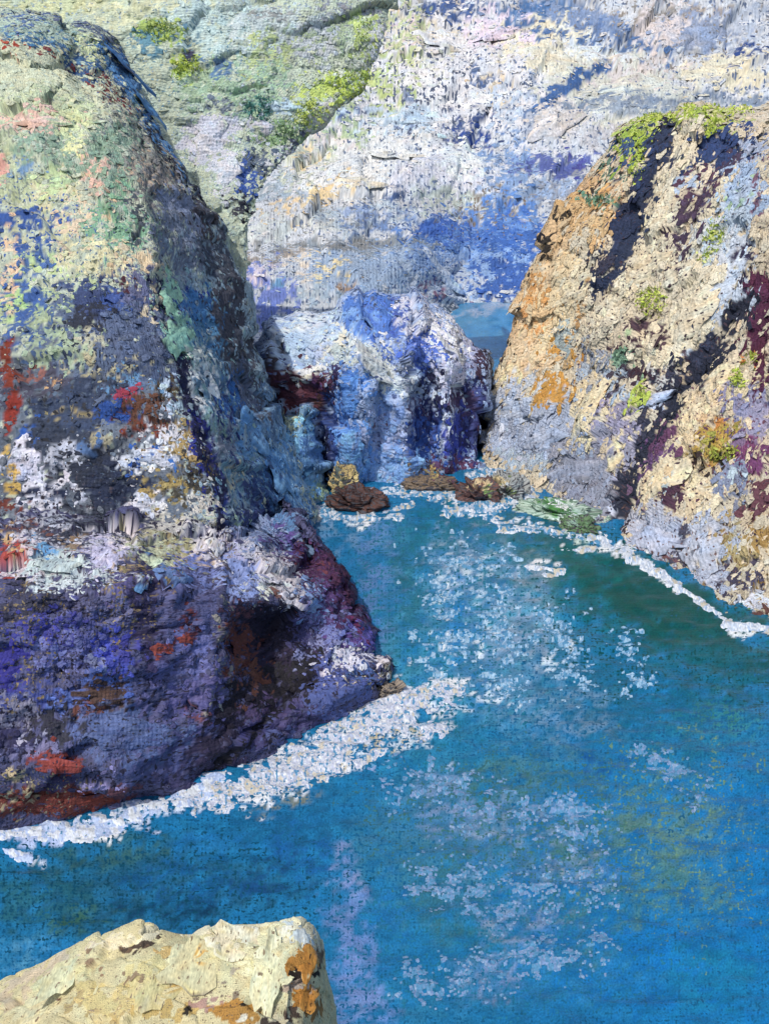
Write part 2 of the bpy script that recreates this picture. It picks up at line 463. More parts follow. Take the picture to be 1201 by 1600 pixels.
WATER = (('#2a84bc', .80), [
    (760, 1000, 200, 190, 0, '#5cb0d0', 1, .8), (1090, 1430, 260, 260, 0, '#0f8ad2', 1, .9), (700, 1330, 200, 150, 0, '#4a8aac', .9, .8),
    # far water behind the stack
    (760, 500, 110, 60, 0, '#5fa3d3', 1, .95), (755, 486, 90, 7, 0, '#a9cbe4', .7, .9),
    # green depth under the right cliff
    (1010, 960, 300, 95, 18, '#0a7480', 1, .9), (930, 895, 220, 66, 25, '#046a66', 1, .97), (1070, 975, 190, 70, 20, '#04605c', 1, .97), (1030, 950, 170, 46, 22, '#025a56', 1, .97),
    (1140, 1050, 110, 70, 0, '#2a6a78', .8, .8), (860, 830, 110, 30, 12, '#1c6d80', 1, .85),
    (960, 1080, 260, 90, 5, '#1a7397', .9, .85), (870, 1010, 120, 70, 0, '#2a82b0', .8, .8),
    (1130, 1130, 90, 60, 0, '#4f8f86', .45, .6), (1060, 1160, 120, 50, 0, '#2a7fa6', .8, .7),
    # middle reach
    (650, 850, 110, 50, 0, '#4282b0', .9, .8), (560, 835, 80, 40, 0, '#7aa3cc', .6, .8), (700, 930, 130, 130, 0, '#3c86b8', .9, .8),
    (590, 900, 50, 110, 0, '#6f8fcb', .55, .8), (640, 970, 40, 90, 0, '#3f7f93', .6, .8), (760, 960, 110, 170, 0, '#8fb9d6', .34, .9),
    (720, 1000, 90, 120, 0, '#1f86cc', .45, .9), (800, 1060, 150, 110, 0, '#5f93bd', .5, .8), (700, 880, 40, 60, 0, '#b3d0e4', .3, .9),
    (690, 830, 90, 50, 0, '#2f7f97', .6, .8), (640, 890, 50, 60, 0, '#3a7686', .5, .8),
    (830, 960, 60, 120, 0, '#a4c6dc', .28, .9), (870, 1120, 120, 60, 0, '#7ea5c6', .4, .8),
    # centre, below the white water
    (720, 1180, 180, 70, 0, '#2f83ae', .9, .8), (760, 1230, 130, 60, 0, '#5a7f86', .6, .7), (680, 1290, 150, 90, 0, '#4a84b0', .9, .8),
    (700, 1270, 60, 60, 0, '#86a5cf', .5, .9), (830, 1300, 130, 60, 0, '#8fb0c8', .45, .85), (780, 1380, 110, 70, 0, '#6f98c0', .45, .85),
    (690, 1380, 90, 90, 0, '#4b7f92', .6, .8), (640, 1180, 110, 40, 0, '#3f9bc8', .5, .9), (860, 1200, 110, 50, 0, '#5c8b9c', .5, .8),
    (950, 1190, 60, 30, 0, '#2c5ba0', .5, .9),
    # blue lower right
    (1010, 1420, 300, 230, 0, '#1b7cc0', .95, .88), (1150, 1360, 90, 220, 0, '#0f80c6', .95, .93), (1040, 1300, 150, 110, 0, '#6f9688', .5, .7),
    (1050, 1400, 120, 70, 0, '#5f9494', .4, .75), (900, 1330, 110, 60, 0, '#5e8890', .5, .7), (930, 1420, 130, 60, 0, '#5f8a8c', .4, .7),
    (900, 1360, 90, 40, 0, '#a3bfd2', .3, .9), (960, 1500, 210, 80, 0, '#1a82cc', .8, .9), (1110, 1530, 90, 70, 0, '#1f86b4', .9, .95),
    (840, 1530, 190, 70, 0, '#3a86bd', .7, .85), (760, 1520, 70, 50, 0, '#8eacd4', .35, .9), (880, 1480, 90, 40, 0, '#56808c', .45, .75),
    (740, 1460, 70, 40, 0, '#4c7a80', .4, .75), (700, 1560, 130, 50, 0, '#3f8bb8', .6, .85), (820, 1450, 80, 40, 0, '#8fb0cf', .35, .9),
    # lavender reflection beside the ledge, painted into the water colour
    (535, 1360, 30, 60, -15, '#8ba3d6', .6, .85), (548, 1470, 42, 90, -5, '#7d9cdb', .8, .9), (560, 1560, 60, 70, 0, '#7f9cd8', .65, .85),
    (610, 1420, 40, 90, 0, '#2f7fc0', .7, .85),
    # dark reach lower left
    (210, 1390, 300, 90, -4, '#3a6684', .95, .8), (60, 1400, 110, 70, 0, '#3d6f80', .7, .75), (290, 1380, 130, 50, 0, '#25609c', .5, .85),
    (200, 1330, 170, 35, -8, '#4d6f74', .6, .75), (420, 1300, 130, 50, -10, '#2c6ea0', .85, .8), (330, 1320, 90, 25, -10, '#2b80c2', .6, .9),
    (430, 1370, 90, 50, 0, '#2a4f86', .5, .85), (110, 1440, 90, 30, -20, '#56714f', .4, .7), (250, 1430, 120, 40, 0, '#213f63', .4, .85),
    (40, 1490, 70, 30, -25, '#5fa5d0', .5, .9), (450, 1250, 70, 25, -20, '#8a8f78', .5, .8), (470, 1330, 60, 60, 0, '#2a6fb4', .5, .9),
], ('#1f5d86', 1), [
    (1000, 960, 320, 120, 15, '#0a4a50', 1, 1), (1050, 1330, 170, 170, 0, '#6f8a70', .7, 1), (820, 1300, 260, 130, 0, '#4f6f6c', .8, 1),
    (700, 950, 160, 200, 0, '#2a6a80', .9, 1), (200, 1390, 330, 100, 0, '#1c4a62', .9, 1), (800, 1480, 260, 110, 0, '#2f6f8f', .9, 1),
    (760, 500, 120, 70, 0, '#4a90c4', 1, 1)])

def wt(h):                                       # clear water takes the red out of dark tones
    c = lin(h); return c * np.array([.22 + .62 * min(c[0] / .30, 1), .74, .76])
tb = lambda L: [b[:5] + (wt(b[5]),) + b[6:] for b in L]
WATER = ((wt(WATER[0][0]), WATER[0][1]), tb(WATER[1]), (wt(WATER[2][0]) * 1.4, 1), [b[:5] + (b[5] * 1.35,) + b[6:] for b in tb(WATER[3])])
FW = '#e2eaf2'
WATER[1].extend(carry_on(WATER[1], 1201) + carry_on(WATER[1], 0)); NSOFT = len(WATER[1])
WATER[1].extend([   # thin foam spread on the surface
    (520, 1170, 180, 44, -26, '#d3dae2', .6, .66), (640, 1140, 90, 40, -10, '#b9cbd8', .4, .7), (520, 1175, 170, 26, -26, FW, .62, .72), (600, 1110, 90, 24, -28, FW, .6, .75), (670, 1082, 60, 20, -8, FW, .6, .78), (440, 1215, 110, 20, -16, FW, .6, .72), (330, 1235, 70, 18, -18, '#cfdcf2', .6, .8),
    (580, 1150, 90, 40, -20, '#b9ae8c', .3, .6), (180, 1282, 130, 14, -10, '#c3d4f2', .6, .8), (50, 1296, 80, 16, 0, '#a9c0ec', .8, .88), (140, 1302, 40, 9, -8, FW, .8, .9), (60, 1335, 50, 12, 30, '#b4c4d8', .35, .8),
    (660, 770, 66, 12, 6, FW, .75, .85), (550, 808, 66, 10, -2, FW, .75, .85), (510, 795, 26, 14, 0, '#cfdcea', .6, .8), (800, 770, 70, 30, 25, '#d3dfe8', .7, .8), (740, 800, 60, 12, 0, FW, .55, .8), (780, 745, 40, 14, 0, FW, .7, .85),
    (870, 815, 70, 16, 30, '#b9d0c8', .6, .75), (830, 828, 30, 5, 0, FW, .8, .9), (850, 890, 32, 6, 10, FW, .7, .9), (985, 875, 66, 9, 38, FW, .8, .9), (1170, 982, 40, 6, 5, FW, .8, .9), (910, 858, 30, 6, -6, FW, .6, .85),
    (750, 960, 26, 40, 0, '#a9cbe0', .4, .8), (700, 940, 16, 24, 0, '#cfdfea', .45, .85), (705, 980, 18, 16, 0, '#d6e4ee', .45, .85), (690, 1010, 20, 10, -30, '#d6e4ee', .45, .85), (770, 1000, 20, 26, 0, '#c6d9e8', .4, .85), (650, 1010, 60, 9, -60, '#c6d9e8', .2, .85),
    (880, 1030, 26, 36, 0, '#c6d9e8', .35, .85), (740, 890, 60, 40, 0, '#b9d2e4', .26, .85), (760, 1085, 60, 12, 0, '#c9dae8', .3, .85), (700, 1075, 30, 9, 0, FW, .6, .9), (690, 1200, 60, 14, 0, '#aac4dc', .3, .85)])
mw = surface_mat('water', rough=.30, spec=.16, bump=.3, dist=.05)
Sw = build_water()
water = build_surf('water', Sw, mw, WATER, seed=11, tone=1.0, soft=NSOFT, covk=.80)
tag(water, kind='structure')

# ------------------------------------------------------------------ far hillside
def zrow(pts, z): return [at0(px, py, z) for px, py in pts]
m_far = surface_mat('far_rock', rough=.9, bump=.45, dist=.9, cross=.15)
xs = [250, 350, 430, 520, 620, 720, 820, 920, 1020, 1120, 1220, 1330]
def hrow(py, Y, wob):
    r = []
    for x in xs:
        wx = min(max((690 - x) / 90, 0), 1); w = wx * min(max((py - 180) / 306, 0), 1)
        r.append((x, py + wob * math.sin(x * .011 + py) + 72 * wx * min(max((py - 440) / 46, 0), 1), Y + .1 * wob * math.cos(x * .017) - 56 * w))
    return r
GE = grid([hrow(486, 199, 0), hrow(474, 203, 2), hrow(430, 214, 6), hrow(392, 225, 8), hrow(372, 233, 8), hrow(320, 248, 10), hrow(262, 264, 12),
           hrow(240, 280, 10), hrow(170, 292, 14), hrow(110, 312, 12), hrow(50, 330, 10), hrow(-20, 352, 10), hrow(-90, 372, 0), hrow(-95, 420, 0)])
SE = loft(GE, disp=(7, 2, .35), seed=21, facet=.8, strat=0, block=(10, 2.0), sdir=-25, ys=.4,
          creases=[([(350, 385), (450, 378), (620, 384), (740, 396)], 7, -6), ([(590, 466), (700, 474), (830, 478)], 6, -5),
                   ([(790, 250), (870, 262), (960, 258)], 9, -6), ([(850, 165), (905, 132), (945, 100)], 6, -7), ([(870, 168), (960, 152), (1180, 160)], 7, -6),
                   ([(800, 38), (900, 62), (1000, 76), (1060, 95)], 9, -6), ([(1020, 90), (1130, 75), (1190, 55)], 7, -6)])
FAR = (('#c6ccd8', .70), [
    (700, 110, 220, 110, 0, '#d9dbe6', .95, .72), (640, 40, 90, 40, 0, '#d6cdbd', .6, .8), (560, 10, 60, 14, 0, '#d9c3a0', .7, .85),
    (700, 12, 60, 14, 0, '#46619a', .7, .8), (880, 25, 120, 28, 8, '#7f96c0', .9, .85), (830, 14, 60, 16, 0, '#4d76ac', .6, .85), (960, 60, 60, 22, 20, '#5f7cae', .6, .8),
    (1090, 50, 80, 40, -10, '#8d9dbf', .9, .85), (1030, 45, 40, 55, 20, '#cfc9d0', .8, .8), (1170, 40, 40, 30, 0, '#aab6cc', .8, .9), (1060, 15, 120, 12, 0, '#a49c98', .5, .8),
    (1165, 85, 32, 16, -20, '#2f4c8c', .85, .85), (870, 80, 100, 45, 15, '#dfdccb', .85, .9), (930, 85, 45, 30, 0, '#d5e0f0', .8, .95), (1130, 115, 70, 26, 0, '#dad5c1', .85, .85),
    (780, 40, 60, 35, 0, '#ddd0e6', .6, .9), (820, 55, 60, 26, 0, '#e4dbc4', .5, .9), (640, 60, 30, 40, 0, '#ddc9dd', .5, .85),
    (960, 140, 120, 60, 0, '#ccd0cb', .85, .88), (1000, 110, 80, 30, 0, '#d0c9cc', .6, .8), (1020, 160, 160, 12, -2, '#93a2b6', .8, .9), (1150, 150, 50, 12, 0, '#6d7f9e', .6, .9),
    (890, 135, 60, 9, -38, '#3f67a4', .8, .85), (820, 185, 60, 9, -25, '#4f76b0', .6, .85), (870, 180, 50, 22, -25, '#d0cdd0', .8, .9), (930, 205, 60, 20, 0, '#c6c7d2', .7, .8),
    (840, 225, 70, 14, 0, '#d3d7e6', .7, .85), (860, 250, 70, 20, 0, '#5f6fb4', .75, .8), (900, 252, 22, 24, 0, '#4a4fa0', .6, .9), (830, 285, 80, 24, 0, '#93abd0', .8, .8),
    (880, 290, 50, 26, 0, '#8b93a6', .6, .8), (720, 200, 60, 40, 0, '#42578f', .45, .6), (735, 215, 40, 12, 0, '#2f4f9f', .6, .8), (750, 130, 12, 46, 0, '#5b76a8', .7, .7),
    (660, 150, 60, 60, 0, '#e0e3ee', .7, .55), (560, 130, 60, 70, 0, '#a9b58c', .35, .6), (600, 190, 90, 26, 0, '#bdd2ea', .8, .85), (540, 180, 30, 18, 0, '#52699a', .6, .7),
    (770, 130, 40, 50, 0, '#d9c9b0', .4, .8), (790, 170, 30, 40, 0, '#b8c8e0', .6, .8),
    (560, 250, 130, 60, 0, '#dbdee2', .9, .8), (500, 215, 60, 20, 0, '#d9d2d6', .7, .8), (480, 245, 30, 16, 0, '#e9d3a8', .6, .9), (500, 300, 60, 22, -15, '#ecd0a0', .6, .9),
    (455, 330, 40, 40, 0, '#dfc9a4', .55, .85), (430, 300, 40, 30, 0, '#9fb0c0', .6, .8), (620, 300, 50, 26, 0, '#4c679b', .55, .75), (640, 300, 60, 40, 0, '#d6dbe8', .5, .7),
    (700, 270, 90, 40, 0, '#d6d9ea', .8, .8), (720, 250, 40, 30, 0, '#dce7f5', .8, .95), (770, 330, 60, 40, 0, '#9a9690', .55, .6), (700, 320, 60, 30, 0, '#b8c3c0', .6, .75),
    (560, 340, 90, 30, 0, '#b4c4d4', .7, .7), (480, 350, 60, 26, 0, '#cdd3d4', .6, .7), (600, 355, 60, 16, 0, '#6f8aba', .6, .8),
    (790, 250, 40, 40, 0, '#7f9fd0', .6, .8), (800, 330, 50, 40, 0, '#5c8ad0', .7, .85), (740, 385, 130, 50, 0, '#5d8ad2', .9, .82), (690, 360, 60, 22, 0, '#3f6cc4', .7, .85),
    (800, 380, 50, 60, 0, '#3f70c4', .75, .85), (760, 420, 110, 36, 0, '#86abe2', .7, .8), (800, 440, 70, 36, 0, '#3a66b8', .7, .8), (680, 430, 70, 30, 0, '#b0bfd8', .7, .75),
    (690, 452, 40, 18, 0, '#8f6f8c', .35, .8), (740, 466, 110, 9, 0, '#b9c8de', .6, .8), (640, 400, 80, 26, 0, '#7fa0d4', .7, .8),
    (560, 420, 100, 40, 0, '#9db4d4', .85, .8), (520, 425, 36, 36, 0, '#ead9ae', .45, .9), (470, 420, 30, 30, 0, '#d9cdc0', .55, .85), (570, 385, 130, 9, 0, '#8b98a8', .7, .85),
    (410, 400, 60, 14, 0, '#9c9794', .6, .85), (400, 360, 50, 26, 0, '#cdd6da', .7, .85), (420, 470, 40, 66, 0, '#7286d2', .85, .85), (440, 450, 30, 22, 0, '#6a9ccc', .5, .85),
    (400, 430, 30, 30, 0, '#cfc7dc', .5, .85), (500, 470, 60, 20, 0, '#a8bcd2', .7, .85), (560, 455, 50, 8, 0, '#a58f80', .5, .85),
], ('#5f7296', 1), [(650, 120, 140, 110, 0, '#55607a', .9, 1), (1000, 60, 220, 70, 0, '#8f8a86', .8, 1), (740, 400, 130, 90, 0, '#33549c', .9, 1), (480, 300, 120, 90, 0, '#8a8f94', .8, 1),
                    (760, 330, 70, 50, 0, '#857b74', .9, 1)])
FAR[1].extend([(625, 50, 50, 60, 0, '#bcc898', .5, .75), (605, 130, 50, 50, 0, '#b6c884', .55, .7), (545, 195, 60, 36, -30, '#aabd98', .5, .75), (470, 260, 50, 40, -40, '#b9c2b4', .5, .8), (660, 100, 60, 40, 0, '#cfd2c4', .4, .8)] + st([(800, 36), (900, 60), (1000, 75), (1060, 96)], 7, '#4f72a8', .7) + st([(850, 168), (905, 132), (945, 100)], 6, '#3f67a4', .8) + st([(350, 392), (450, 382), (620, 384)], 5, '#8a8f96', .7)
    + st([(590, 466), (700, 474), (830, 480)], 5, '#55657c', .7) + st([(790, 250), (870, 260), (930, 256)], 9, '#5565ac', .7) + st([(870, 168), (960, 152), (1190, 152)], 6, '#7d8ea8', .75)
    + st([(640, 130), (645, 230)], 12, '#7f8fb0', .4, .6) + st([(830, 120), (810, 220)], 14, '#a9b6d0', .5, .7) + st([(520, 330), (640, 340), (760, 350)], 12, '#8ea4cc', .6, .75)
    + st([(560, 300), (575, 340)], 12, '#5d7199', .5, .7) + st([(470, 290), (520, 360)], 10, '#9aa9ba', .5, .7))
FAR[1].extend(carry_on(FAR[1], 1201))
far = build_surf('far_hillside', SE, m_far, FAR, seed=31, tone=np.array([1.0, .985, .92]), covk=.92)
tag(far, 'pale lilac and blue rocky hillside across the far end of the cove', kind='structure')
crusts('rock_crust', SE, m_far, far, 9000, r=(2.5, 8), asp=(1, 2.4), ang=-8, angj=50, seed=41, wander=9)
slabs('slab', SE, m_far, far, [(935, 85, 34, 18, -10, '#d7e2f2'), (860, 88, 42, 20, 15, '#e2dfd0'), (870, 185, 42, 18, -30, '#d2ced2'), (985, 135, 52, 22, -12, '#cdd2cc'),
      (1120, 118, 46, 15, -4, '#ddd8c4'), (722, 250, 34, 20, 0, '#dfe9f6'), (690, 60, 46, 22, 8, '#e3e5ee'), (785, 55, 38, 16, -20, '#dccfe6'), (1085, 60, 44, 24, -18, '#93a4c6'),
      (620, 245, 40, 14, -4, '#e6e6e4'), (560, 285, 36, 14, -12, '#e6dcc8'), (640, 185, 54, 14, -3, '#c2d6ec'), (745, 150, 30, 22, 0, '#dfe1ec'), (660, 120, 30, 26, 10, '#e0e2ee'),
      (1040, 50, 24, 34, 20, '#d2ccd4'), (820, 345, 30, 16, -15, '#6f9adc'), (690, 425, 34, 14, 0, '#b6c5de')], seed=5)

# ------------------------------------------------------------------ green hillside behind the left headland
def shrink(rows):
    f = lambda Y: 99 + (Y - 118) * .30
    rows = [[(a, b, f(Y)) for a, b, Y in r] for r in rows]
    foot = [('w', *(at(min(a - 4, 350), b, Y) * np.array([1, .96, 0]) + np.array([0, 0, -1.0]))) for a, b, Y in rows[0]]
    return grid([foot] + rows)
m_grn = surface_mat('grassy_rock', rough=.92, spec=.15, bump=.45, dist=.6)
GD = shrink([
    row((-160, 460, 118), (0, 450, 118), (150, 430, 118), (260, 410, 119), (330, 385, 120), (372, 362, 121), (388, 345, 123), (380, 345, 150)),
    row((-160, 330, 132), (0, 325, 132), (150, 310, 132), (270, 300, 133), (350, 295, 134), (395, 290, 135), (412, 285, 138), (404, 285, 170)),
    row((-160, 210, 148), (0, 205, 148), (150, 200, 148), (290, 195, 149), (390, 205, 150), (450, 215, 152), (476, 212, 156), (466, 212, 190)),
    row((-160, 110, 160), (0, 105, 160), (170, 100, 160), (330, 100, 161), (450, 110, 163), (540, 130, 165), (574, 130, 170), (560, 132, 205)),
    row((-160, 20, 172), (0, 20, 172), (170, 15, 172), (340, 15, 173), (480, 20, 175), (570, 30, 178), (606, 30, 184), (592, 34, 220)),
    row((-160, -90, 192), (0, -60, 186), (170, -80, 192), (350, -45, 186), (500, -75, 196), (590, -40, 190), (625, -50, 206), (612, -46, 240)),
    row((-160, -80, 230), (0, -80, 230), (170, -80, 230), (350, -80, 231), (500, -80, 232), (590, -80, 236), (630, -80, 242), (615, -72, 270))])
SD = loft(GD, disp=(8, 3, .6), seed=51, facet=1.0, block=(9, 2.5), ys=.6, creases=[([(390, 330), (384, 270), (410, 235)], 9, -7), ([(290, 175), (320, 170), (345, 180)], 7, -5)])
GRN = (('#bcc9b2', .72), [
    (80, 10, 140, 16, 0, '#c7cda0', .8, .85), (240, 20, 110, 26, 0, '#cfd3ae', .8, .85), (350, 40, 110, 50, 0, '#b9d0cc', .85, .75), (440, 40, 90, 40, 0, '#c0cfcf', .8, .75),
    (250, 50, 40, 22, 0, '#a6bf62', .75, .85), (290, 105, 30, 26, 0, '#a9c25a', .8, .85), (225, 70, 26, 30, 0, '#5f90a4', .6, .85), (290, 55, 28, 20, 0, '#5c8296', .5, .85),
    (300, 88, 12, 14, 0, '#474a66', .9, .9), (340, 110, 26, 22, 0, '#5a7ea6', .6, .85), (320, 140, 60, 30, 0, '#9fbb9c', .7, .85), (375, 160, 10, 36, 0, '#cfdbe4', .7, .9),
    (400, 130, 60, 60, 0, '#9dbd9f', .7, .7), (420, 80, 50, 40, 0, '#b6c78c', .6, .75), (500, 60, 70, 50, 0, '#9db08f', .6, .65), (480, 60, 40, 40, 0, '#b9c4cc', .7, .7),
    (565, 60, 24, 36, 0, '#b9cf7c', .8, .85), (550, 130, 50, 30, 0, '#b5cc54', .8, .75), (500, 155, 40, 26, 0, '#c0d268', .7, .8), (480, 180, 30, 26, 0, '#bccd62', .7, .85),
    (400, 170, 26, 26, 0, '#4f8b82', .7, .8), (440, 165, 40, 14, 0, '#bad3e2', .6, .85), (440, 210, 50, 24, 0, '#8fae7c', .7, .8), (410, 200, 30, 18, 0, '#c2c5d4', .6, .9),
    (330, 165, 26, 14, 0, '#6d7b8c', .7, .8), (330, 215, 42, 36, 30, '#c9ccda', .9, .92), (355, 270, 30, 36, 0, '#d3d7e2', .85, .92), (390, 280, 18, 40, 5, '#3e5fa8', .9, .85),
    (410, 250, 20, 22, 0, '#5b6a7e', .8, .8), (455, 230, 22, 14, 0, '#525a70', .6, .8), (375, 325, 30, 14, 20, '#40424e', .7, .85), (540, 20, 60, 20, 0, '#8b93a0', .6, .7),
    (440, 12, 60, 10, 0, '#9aa0a0', .6, .8), (555, 170, 30, 12, 0, '#5f779c', .5, .7),
(590, 60, 26, 80, 0, '#cdd3d6', .6, .85), (560, 110, 36, 40, 0, '#c9d2c4', .55, .8), (500, 190, 40, 26, -35, '#c6ced2', .6, .85), (440, 245, 30, 20, -40, '#c3cad4', .6, .85),
], ('#8fa2b0', 1), [(480, 100, 140, 90, 0, '#7e8a90', .9, 1), (300, 90, 100, 70, 0, '#6f94a2', .9, 1), (540, 130, 60, 50, 0, '#5c6b62', .9, 1)])
grn = build_surf('green_hillside', SD, m_grn, GRN, seed=61, tone=1.05)
tag(grn, 'pale green and grey hillside sloping down behind the left headland', kind='structure')
crusts('rock_crust', SD, m_grn, grn, 4500, r=(2.5, 8), asp=(1, 2), ang=35, angj=50, seed=65, wander=8)
slabs('slab', SD, m_grn, grn, [(328, 215, 26, 28, 40, '#cccfdb'), (356, 265, 18, 30, 20, '#d5d9e3'), (408, 200, 18, 10, 0, '#c4c7d5'), (440, 166, 26, 7, -5, '#bcd5e4')], seed=9)

# ------------------------------------------------------------------ left headland: upper hillside and shaded flank
m_hd = surface_mat('headland_rock', rough=.88, bump=.45, dist=.3)
GB = grid([
    row((-170, 960, 47), (0, 960, 47), (150, 960, 47.5), (300, 950, 49), (372, 930, 51), (425, 880, 61), (470, 845, 66), (496, 815, 74), (480, 800, 92)),
    row((-170, 850, 51), (0, 850, 51), (150, 850, 51), (300, 850, 52), (362, 850, 53), (415, 800, 62), (455, 785, 68), (484, 778, 76), (470, 770, 94)),
    row((-170, 720, 54), (0, 720, 54), (150, 715, 54), (270, 715, 54.5), (332, 715, 55.5), (385, 700, 65), (425, 690, 72), (447, 685, 78), (436, 685, 98)),
    row((-170, 560, 58), (0, 560, 58), (150, 555, 58), (225, 560, 58.5), (283, 568, 60), (330, 560, 68), (375, 560, 75), (407, 560, 81), (398, 560, 102)),
    row((-170, 420, 64), (0, 420, 64), (120, 420, 64), (190, 420, 64.5), (243, 425, 66), (290, 420, 73), (335, 420, 79), (372, 420, 84), (364, 420, 107)),
    row((-170, 280, 71), (0, 280, 71), (110, 285, 71), (172, 285, 71.5), (220, 290, 73), (256, 284, 78), (292, 294, 83), (322, 306, 87), (314, 308, 112)),
    row((-170, 165, 78), (0, 165, 78), (70, 165, 78), (122, 170, 78.5), (168, 174, 80), (200, 172, 84), (232, 184, 88), (262, 210, 92), (252, 214, 117)),
    row((-170, 60, 84), (0, 66, 84), (40, 74, 84), (80, 96, 84.5), (122, 122, 86), (155, 112, 89), (190, 120, 93), (218, 134, 96), (208, 138, 122)),
    row((-170, 30, 92), (0, 34, 92), (40, 34, 92), (80, 38, 93), (115, 45, 94), (145, 52, 96), (172, 62, 99), (192, 78, 102), (183, 82, 126)),
    row((-170, 18, 100), (0, 20, 100), (40, 20, 100), (80, 24, 101), (110, 30, 102), (138, 36, 104), (160, 46, 107), (180, 60, 110), (172, 66, 135)),
    row((-170, 90, 130), (0, 90, 130), (40, 90, 130), (80, 90, 131), (110, 90, 132), (138, 95, 134), (160, 100, 137), (175, 110, 140), (170, 120, 150))])
SB = loft(GB, disp=(8, 3, .7), seed=71, facet=1.6, strat=.6, block=(12, 4), sdir=20, creases=[
    ([(0, 62), (60, 80), (140, 118), (200, 150), (236, 190), (260, 235), (300, 290), (345, 335)], 11, -11),
    ([(245, 430), (285, 560), (310, 650), (338, 760), (362, 880)], 9, -9), ([(225, 300), (235, 380), (250, 440)], 9, 5),
    ([(150, 425), (200, 450), (240, 500)], 9, -5), ([(330, 430), (370, 520), (410, 640)], 12, -8), ([(20, 640), (120, 650), (230, 660)], 12, -6)])
